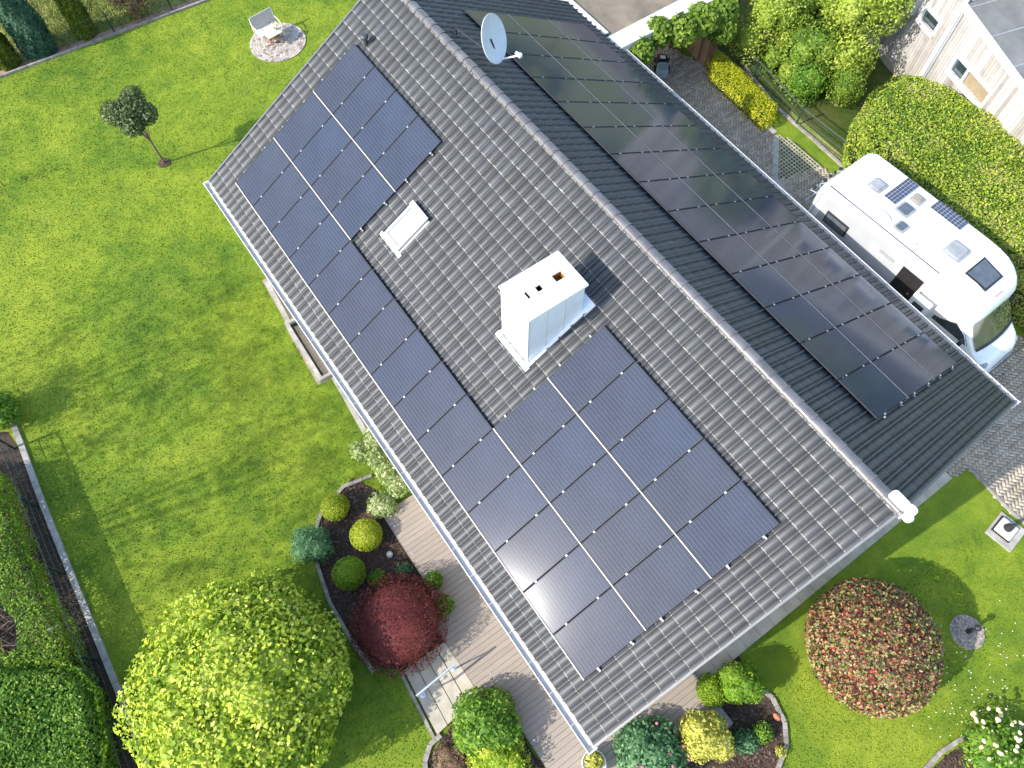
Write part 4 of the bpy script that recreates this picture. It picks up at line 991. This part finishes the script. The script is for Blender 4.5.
c = G(283, 34, .55); t = empty('flower_pot', (tb[0]+.18*math.cos(rz), tb[1]+.18*math.sin(rz), .513), 'cream flowering pot plant standing on the small wooden table', 'flower pot')
L_('pot', MB().lathe((0, 0, 0), [(.05, 0), (.08, .12), (.085, .13)], 14), 'stone')
q = MB()
for _ in range(26): a, d = rng.uniform(0, 6.3), .14*math.sqrt(rng.random()); q.ell((d*math.cos(a), d*math.sin(a), .16+rng.uniform(0, .06)), (.035, .035, .025), 7, 5)
L_('blossom', q, 'flower')

# ------------------------------------------------------------------ handrail, pot, lamp plinth, dial
a1, a2 = G(423, 695, .07), G(454, 669, .16)
t = empty('handrail', (a1[0], a1[1], .05), 'short stainless steel handrail standing on the concrete slab steps', 'handrail')
e_ = (np.array(a2)-np.array(a1)); e_ = e_/np.linalg.norm(e_)*.10
b1, b2 = (a1[0], a1[1], .80), (a2[0], a2[1], .89)
obj('rail', MB().tube([tuple(np.array(b1)-e_), b1, b2, tuple(np.array(b2)+e_)], .032, 12), 'steel', t)
for a_, b_ in ((a1, b1), (a2, b2)):
    obj('post', MB().tube([a_, b_], .022, 12), 'steel', t)
    obj('foot_plate', MB().lathe((a_[0], a_[1], a_[2]-.02), [(.075, 0), (.075, .014), (.03, .02)], 16), 'steel', t)
# planter with ring at the deck corner
b = G(593, 763, 0.2)
t = empty('planter', (b[0], b[1], .18), 'round white rimmed planter with yellow green plant at the deck corner', 'planter')
q = MB().lathe((b[0], b[1], .18), [(.20, 0), (.28, .26), (.30, .29), (.28, .29), (.25, .20), (.01, .20)], 24); autosmooth(obj('pot', q, 'white', t))
crown('foliage', t, [(b[0]+.03, b[1]-.02, .52, .22, .22, .16)], 420, .11, LM['gold'], 71, depthf=.6, core=.4)
obj('plant_tag', MB().box((b[0]-.08, b[1]+.06, .60), (.05, .16, .02), .4), 'white', t)
# slab with lamp plinth near the driveway
b = np.array(G(1005, 532)); rz = R(-82)
t = empty('lamp_plinth', (b[0], b[1], 0), 'grey slab with a square pale metal plinth and dark cone beside the driveway', 'plinth', rot=(0, 0, rz))
L_('slab', MB().box((0, 0, .02), (.86, .78, .07)), 'concrete'); L_('rim', MB().box((.02, .06, .075), (.56, .54, .05)), 'dark')
L_('cover_plate', MB().rbox((.02, .05, .09), (.50, .48, .07), .03), 'zinc')
L_('cone', MB().lathe((.05, .05, .16), [(.12, 0), (.10, .1), (.05, .26), (.02, .5), (.0, .52)], 16), 'dark')
# gravel spot with stump
b = np.array(G(967, 632)); t = empty('iron_stake', (b[0], b[1], 0), 'short dark iron stake standing in a gravel spot on the south lawn', 'stake')
obj('shaft', MB().tube([(b[0], b[1], 0), (b[0]+.02, b[1]-.02, .55)], [.07, .035], 8), 'dark', t)
obj('cap', MB().lathe((b[0]+.02, b[1]-.02, .53), [(.09, 0), (.08, .04), (.02, .10)], 12), 'dark', t)
q = MB().lathe((b[0], b[1], 0), [(.46, -.01), (.44, .03), (.30, .035), (.01, .03)], 22); struct('gravel_spot', q, 'gravelbase')
q = MB()
for _ in range(420):
    a, d = rng.uniform(0, 6.28), .44*math.sqrt(rng.random()); s_ = rng.uniform(.012, .03); q.box((b[0]+d*math.cos(a), b[1]+d*math.sin(a), .035), (s_*1.5, s_, s_), rng.uniform(0, 3))
o = obj('gravel', q, 'gravel'); o['kind'] = 'stuff'

# ------------------------------------------------------------------ motorhome (local: x forward, y towards the house)
vrz = math.atan2(-.1127, -.9937)-R(4)
V0 = np.array([8.03, -9.31]); cr_ = np.array([math.cos(vrz), math.sin(vrz)]); V0 = V0+np.array([.22, .0])
t = empty('motorhome', (V0[0], V0[1], .03), 'white motorhome with roof hatches and open side door parked on the driveway', 'motorhome', rot=(0, 0, vrz))
def side_ring(x, w, z0, z1, r):
    pts = []
    for cy, cz, a0 in ((-w+r, z1-r, 90), (w-r, z1-r, 0)):
        pass
    arcs = [((w-r), z1-r, 0, 90), (-(w-r), z1-r, 90, 180), (-(w-.06), z0+.06, 180, 270), ((w-.06), z0+.06, 270, 360)]
    for k, (cy, cz, a0, a1_) in enumerate(arcs):
        rr2 = r if k < 2 else .06
        for i in range(6):
            a = R(a0+(a1_-a0)*i/5); pts.append((x, cy+rr2*math.cos(a), cz+rr2*math.sin(a)))
    return pts
# front direction: +x local; the house side is local y negative because x runs south
q = MB(); W_ = 1.17
# habitation shell: closed loft, door recess only painted on the house side
st = [(0.0, .96, .75, 2.50, .25), (.02, 1.08, .62, 2.66, .20), (.10, 1.14, .55, 2.76, .16), (.30, W_, .48, 2.84, .12), (1.2, W_, .45, 2.85, .11), (4.45, W_, .45, 2.85, .11), (4.9, W_, .45, 2.84, .13)]
q.loft([side_ring(x, w_2, z0, z1, r_) for x, w_2, z0, z1, r_ in st])
nose = [(4.85, W_-.003, 1.55, 2.838, .13), (5.2, W_-.01, 1.62, 2.81, .17), (5.5, 1.12, 1.75, 2.73, .22), (5.75, 1.08, 1.88, 2.58, .24), (5.90, 1.0, 1.95, 2.42, .2), (6.0, .86, 2.0, 2.28, .12), (6.04, .60, 2.04, 2.2, .06)]
q.loft([side_ring(x, w_2, z0, z1, r_) for x, w_2, z0, z1, r_ in nose])
o = L_('body', q, 'vanwhite')
cab = [(4.88, 1.03, .42, 1.98, .2), (5.6, 1.02, .40, 2.0, .22), (5.95, 1.0, .40, 1.97, .22), (6.25, .98, .40, 1.55, .18), (6.6, .96, .38, 1.18, .14), (6.9, .90, .36, 1.02, .14), (7.1, .78, .34, .86, .14), (7.22, .60, .36, .66, .10)]
L_('cab', MB().loft([side_ring(*c) for c in cab]), 'vanwhite')
# windscreen following the cab slope
def strip(xs, zs, ws, off=.014, inset=.0):
    m_ = MB(); rings = []
    for x, z, w_2 in zip(xs, zs, ws): rings.append([(x+off*.7+.10*(1-(y/w_2)**2)-.10+.06, y, z+off) for y in np.linspace(-w_2, w_2, 13)])
    return m_.loft([r for r in rings], caps=False, closed=False)
L_('windscreen', strip([5.90, 6.1, 6.3, 6.56], [2.02, 1.80, 1.545, 1.24], [.80, .86, .89, .90]), 'glass')
L_('wiper_cowl', strip([6.53, 6.62], [1.265, 1.20], [.88, .88], .02), 'dark')
for s in (-1, 1):
    L_('headlight', MB().ell((6.93, s*.74, .86), (.17, .17, .10), 14, 8), 'hatch'); L_('mirror', MB().rbox((6.10, s*1.2, 1.25), (.12, .2, .34), .05), 'dark')
    L_('mirror_arm', MB().tube([(6.12, s*.96, 1.4), (6.10, s*1.2, 1.42)], .03, 6), 'dark')
    for x in (.95+.9, 6.05):
        w_ = L_('wheel', MB().tube([(x, s*.82, .33), (x, s*1.03, .33)], .33, 24), 'dark'); obj('rim', MB().tube([(x, s*1.0, .33), (x, s*1.035, .33)], .2, 16), 'zinc', w_, local=True)
L_('bumper', MB().loft([side_ring(7.0, .92, .28, .52, .08), side_ring(7.18, .8, .28, .5, .08), side_ring(7.27, .6, .3, .48, .06)]), 'vangrey')
L_('grille', MB().box((7.215, 0, .62), (.03, .9, .10)), 'dark')
HS = -1 if cr_[0] < 0 and False else None
HSIDE = 1 if (-math.sin(vrz)*0+math.cos(vrz)*1) > 0 else -1      # local y sign that points at the house
h = HSIDE
# cab side window and door outline (house side)
def sidequad(pts, y, th=.02): return MB().loft([[(x, y, z) for x, z in pts], [(x, y+h*th, z) for x, z in pts]])
for sgn in (h, -h):
    pts = [(5.0, 1.30), (5.0, 1.86), (5.55, 1.88), (6.02, 1.62), (6.28, 1.30)]
    L_('cab_window', MB().loft([[(x, sgn*.98, z) for x, z in pts], [(x, sgn*(1.045 if z < 1.5 else 1.035), z) for x, z in pts]]), 'glass')
    L_('window_trim', MB().tube([(x, sgn*1.04, z) for x, z in pts+[pts[0]]], .014, 6), 'white')
def rwin(x0, x1, z0, z1, sgn):
    w_ = L_('side_window', MB().loft([[(x, sgn*(W_-.01), z) for x, z in ((x0, z0), (x1, z0), (x1, z1), (x0, z1))], [(x, sgn*(W_+.035), z) for x, z in ((x0+.02, z0+.02), (x1-.02, z0+.02), (x1-.02, z1-.02), (x0+.02, z1-.02))]]), 'dark')
    obj('pane', MB().box(((x0+x1)/2, sgn*(W_+.036), (z0+z1)/2), (x1-x0-.14, .012, z1-z0-.14)), 'smoke', w_, local=True)
rwin(.62, 1.50, 1.68, 2.18, h); rwin(1.0, 1.9, 1.5, 2.1, -h); rwin(3.2, 4.1, 1.4, 2.0, -h)
for sgn in (h, -h):
    L_('side_panel', MB().loft([[(x, sgn*(W_-.01), z) for x, z in ((.30, .62), (4.36, .62), (4.36, 2.60), (.42, 2.60))], [(x, sgn*(W_+.004), z) for x, z in ((.30, .62), (4.36, .62), (4.36, 2.60), (.42, 2.60))]]), plain('side_silver', (.40, .41, .42), .4, var=.06, scale=2))
for x_, l_ in ((.33, 2.0), (4.47, 1.9), (1.62, 1.7)): L_('roof_seam', MB().box((x_, 0, 2.8525), (.012, l_, .008)), 'vangrey')
# rear corner mouldings and side decals
L_('rear_moulding', MB().tube([(.22, h*(W_+.008), 2.62), (.16, h*(W_+.0), 2.0), (.12, h*(W_-.02), 1.2), (.12, h*(W_-.03), .6)], .018, 6), 'vangrey')
q = MB(); x = .98
for k in range(7): q.box((x, h*(W_+.008), 2.46+.0*k), (.045, .006, .055), m=Matrix.Rotation(.25, 3, 'Y')); x += .062
L_('side_lettering', q, 'vangrey')
q = MB(); x = 2.05
for k in range(6): q.box((x, h*(W_+.008), 1.82), (.035, .006, .05), m=Matrix.Rotation(.3, 3, 'Y')); x += .05
L_('side_lettering', q, 'vangrey'); L_('panel_line', MB().box((2.9, h*(W_+.008), 2.25), (.55, .006, .12)), 'hatch')
# awning rail and dark roof seam on the house side
L_('awning', MB().loft([[(x, h*(W_-.05+.085*math.cos(a)), 2.76+.085*math.sin(a)) for a in np.linspace(0, 6.283, 13)[:-1]] for x in (.35, 4.35)]), 'white')
L_('roof_seam', MB().box((2.3, h*(W_-.135), 2.853), (4.1, .028, .016)), 'dark')
# door opening (unlit interior painted as a near-black panel) and the swung-out door
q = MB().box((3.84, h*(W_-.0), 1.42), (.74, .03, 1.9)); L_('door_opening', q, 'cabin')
q = MB().box((3.86, h*(W_+.012), .45), (.7, .03, .06)); L_('door_sill', q, 'zinc')
rng2 = np.random.default_rng(3); q = MB()
for k in range(4): q.rbox((3.7+.12*k, h*(W_+.02), .9+.22*k), (.07, .012, .1), .01)
L_('interior_things', q, 'wood')
dt = L_('open_door', MB().rbox((4.56, h*(W_+.30), .55), (.62, .07, 1.66), .03), 'vanwhite')
dt.rotation_euler = (0, 0, 0)
obj('door_window', MB().box((4.56, h*(W_+.337), 1.75), (.36, .012, .34)), 'glass', dt, local=True); obj('inner_pocket', MB().rbox((4.56, h*(W_+.34), 1.0), (.42, .03, .3), .02), 'dark', dt, local=True)
obj('hinge_arm', MB().tube([(4.25, h*W_, 1.9), (4.3, h*(W_+.28), 1.9)], .015, 6), 'zinc', dt, local=True)
# roof furniture
def hatch(cx, cy, sx, sy, m_, name='roof_hatch', z=2.85):
    f = L_(name, MB().rbox((cx, cy, z), (sx+.07, sy+.07, .05), .07), 'hatch'); obj('lid', MB().rbox((cx, cy, z+.05), (sx-.06, sy-.06, .035), .06), MT[m_], f, local=True)
def T(s, t_):          # measured offsets (rear origin, towards the house) turned into local coordinates
    a = R(4); return (s*math.cos(a)+t_*math.sin(a)*1.0, h*(-s*math.sin(a)+t_*math.cos(a)))
for (s_, t_), sx, sy, m_ in (((1.14, .0), .40, .46, 'hatch'), ((2.27, -.44), .32, .34, 'amber'), ((2.25, .16), .40, .46, 'smoke'), ((2.55, .78), .30, .36, 'smoke')):
    x, y = T(s_, t_); hatch(x, y, sx, sy, m_)
x, y = T(4.14, .32); hatch(x, y, .52, .60, 'hatch', 'panorama_hatch')
for (s_, t_), sx, sy in (((1.76, -.34), .42, 1.14), ((3.25, -.63), 1.08, .44)):
    x, y = T(s_, t_); p_ = L_('roof_solar_panel', MB().box((x, y, 2.885), (sx, sy, .035)), 'vangrey')
    q = MB(); nx, ny = (4, 9) if sx < sy else (9, 4)
    for i in range(nx):
        for j in range(ny): q.box((x-sx/2+(i+.5)*sx/nx, y-sy/2+(j+.5)*sy/ny, 2.905), (sx/nx-.014, sy/ny-.014, .006))
    obj('cells', q, 'vansolar', p_, local=True)
x, y = T(1.85, .86); L_('satellite_dome', MB().ell((x, y, 2.87), (.42, .22, .07), 20, 8), 'white')
x, y = T(3.08, .40); L_('roof_bar', MB().rbox((x, y, 2.85), (.80, .12, .05), .03), 'white'); L_('roof_bar_shadow_gap', MB().box((x, y+h*.07, 2.856), (.78, .02, .012)), 'vangrey')
x, y = T(3.2, 1.0); L_('antenna', MB().lathe((x, y, 2.85), [(.05, 0), (.05, .03), (.015, .05), (.01, .12)], 12), 'vangrey')
# cab roof window in the sloping nose
xa, xb = 4.78, 5.52; L_('cab_skylight', MB().loft([[(xa, y_, z_) for y_, z_ in ((-.45, 2.80), (.45, 2.80), (.45, 2.875), (-.45, 2.875))], [(xb, y_, z_) for y_, z_ in ((-.40, 2.65), (.40, 2.65), (.40, 2.775), (-.40, 2.775))]]), 'dark')
L_('cab_skylight_pane', MB().loft([[(xa+.05, y_, z_) for y_, z_ in ((-.39, 2.82), (.39, 2.82), (.39, 2.882), (-.39, 2.882))], [(xb-.05, y_, z_) for y_, z_ in ((-.34, 2.69), (.34, 2.69), (.34, 2.795), (-.34, 2.795))]]), 'smoke')
q = MB()
for k in range(6): q.box((5.80, -.15+.06*k, 2.575), (.02, .045, .012))
L_('nose_lettering', q, 'red')
# rear bicycle rack
q = MB()
for z in (1.5, 2.0): q.tube([(-.02, -.75, z), (-.35, -.75, z-.1), (-.35, .75, z-.1), (-.02, .75, z)], .022, 6)
for y_ in (-.4, .4): q.tube([(-.04, y_, 1.0), (-.30, y_, 2.0), (-.02, y_, 2.3)], .022, 6)
L_('bicycle_rack', q, 'seam')
for k in range(6): L_('rack_clamp', MB().rbox((-.33, -.62+.25*k, 1.92), (.10, .09, .07), .02), 'dark')
L_('rear_light', MB().rbox((-.01, h*.95, .8), (.05, .12, .4), .02), 'red'); L_('rear_light', MB().rbox((-.01, -h*.95, .8), (.05, .12, .4), .02), 'red')

# ------------------------------------------------------------------ timber clad neighbour house
P0 = np.array([11.60, -17.05]); ang = R(165); D = np.array([math.cos(ang), math.sin(ang)]); NV = np.array([-D[1], D[0]]); NV = NV if NV[1] > 0 else -NV
t = empty('timber_house', (*P0, 0), 'neighbouring house with pale whitewashed board cladding and low grey felt roof', 'house')
def FP(s, z, o=0.0): return (P0[0]+D[0]*s+NV[0]*o, P0[1]+D[1]*s+NV[1]*o, z)
def fbox(mb_, s0_, s1_, z0_, z1_, o0, o1):
    p = [FP(s_, z_, o_) for o_ in (o0, o1) for s_, z_ in ((s0_, z0_), (s1_, z0_), (s1_, z1_), (s0_, z1_))]
    mb_.add(p, [(0, 1, 2, 3), (7, 6, 5, 4), (0, 4, 5, 1), (1, 5, 6, 2), (2, 6, 7, 3), (3, 7, 4, 0)])
q = MB(); s_ = -9.0
while s_ < 12:                     # vertical boards, top edge follows the low roof south of the corner post
    top = 5.6 if s_ < 1.2 else 3.78-.115*(s_-1.2)
    z0_ = .32
    holes_ = [(-.16, .70, 2.30, 2.76), (2.05, 3.92, 1.85, 2.40)]; segs = [(z0_, top)]
    for a, b_, c_, d_ in holes_:
        if a-.05 < s_+.06 < b_+.05: segs = [(z0_, c_), (d_, top)]
    for c_, d_ in segs: fbox(q, s_+.004, s_+.121, c_, d_, -.03, .0+rng.uniform(-.004, .004))
    s_ += .125
obj('cladding', q, 'cladding', t)
q = MB(); fbox(q, -9, 1.2, 0, 5.5, -6, -.22); fbox(q, 1.2, 12, 0, 2.4, -6, -.22); obj('wall', q, 'render', t)
q = MB(); fbox(q, -9, 12, 0, .31, -.05, .05); obj('plinth', q, 'slab', t)
q = MB(); fbox(q, 1.14, 1.26, .3, 4.6, .0, .07); obj('corner_board', q, 'white', t)
q = MB(); fbox(q, 1.30, 1.36, .3, 3.7, .0, .05); obj('downpipe', q, 'seam', t)
for a, b_, c_, d_ in ((-.16, .70, 2.30, 2.76), (2.05, 3.92, 1.85, 2.40)):
    q = MB(); fbox(q, a-.06, b_+.06, c_-.10, c_, -.06, .12); fbox(q, a-.06, b_+.06, d_, d_+.10, -.06, .05); fbox(q, a-.08, a+.03, c_, d_, -.06, .055); fbox(q, b_-.03, b_+.08, c_, d_, -.06, .055)
    if b_-a > 1.5: fbox(q, a+.62, a+.70, c_, d_, -.06, .04)
    w_ = obj('window', q, 'white', t); q = MB(); fbox(q, a, b_, c_, d_, -.12, -.07); obj('pane', q, 'glass', w_)
    if b_-a > 1.5: q = MB(); fbox(q, a+.72, b_-.04, c_, c_+.45, -.068, -.05); obj('blind', q, plain('tan_blind', (.26, .20, .12), .8), w_)
# low roof: slopes down along the facade
q = MB()
def roofslab(mb_, s0_, s1_, za, zb, o0, o1, th):
    p = [FP(s_, z_+k, o_) for k in (0, th) for s_, z_, o_ in ((s0_, za, o0), (s1_, zb, o0), (s1_, zb, o1), (s0_, za, o1))]
    mb_.add(p, [(0, 1, 2, 3), (7, 6, 5, 4), (0, 4, 5, 1), (1, 5, 6, 2), (2, 6, 7, 3), (3, 7, 4, 0)])
roofslab(q, 1.2, 12.2, 3.78, 2.515, -6.4, .02, .10)
obj('low_roof', q, 'annexroof', t)
q = MB(); roofslab(q, 1.2, 12.2, 3.72, 2.455, .02, .14, .20); obj('fascia', q, 'white', t)
q = MB(); 
for k in range(8): roofslab(q, 1.4+1.3*k, 1.43+1.3*k, 3.78-.115*(.2+1.3*k)+.104, 3.78-.115*(.23+1.3*k)+.104, -6.3, -.02, .006)
obj('felt_joint', q, 'seam', t)
q = MB(); roofslab(q, -9.3, 1.5, 5.6, 5.6, -6.5, .35, .16); obj('high_roof', q, 'annexroof', t)
q = MB(); fbox(q, -.62, -.40, 2.3, 2.95, .03, .35); obj('shutter_box', q, 'seam', t)

# surroundings outside the frame that shade the lawn and show up in reflections
def bigtree(x, y, h, r, col, seed, label, n=5000, df=.75, name='garden_tree'):
    rg = np.random.default_rng(seed); bl = []
    for k in range(9):
        a = rg.uniform(0, 6.28); d = r*.62*math.sqrt(rg.random()); bl.append((x+d*math.cos(a), y+d*math.sin(a), h*(.55+.33*rg.random()), r*.5, r*.5, r*.45))
    tree(name, label, 'tree', (x, y), h*.7, bl, col, n, .15 if df > .7 else .3, seed, tr=.09, depthf=df, core=0.0 if df > .7 else .6, group='tall trees around the garden')
bigtree(14.6, 26.5, 15.0, 4.2, 'tree', 81, 'tall loose tree west of the hedge shading the middle of the lawn', 7500, .95)
bigtree(19.0, 26.5, 14.0, 3.6, 'tree', 82, 'tall loose tree west of the lawn, north of its neighbour', 4200, .95)
for k, (x, y, h_, r_) in enumerate(((14, -27, 7, 3.4), (22, -26, 9, 4), (3, -27, 6, 3), (30, -22, 8, 4), (8, -36, 10, 5), (20, -38, 11, 5), (-6, -30, 8, 4))):
    bigtree(x, y, h_, r_, 'tree', 90+k, f'tree {["behind the timber house", "at the garden corner", "south of the timber house", "beyond the carport", "far east of the garden", "far north east", "far south east"][k]}', 3600, .4)
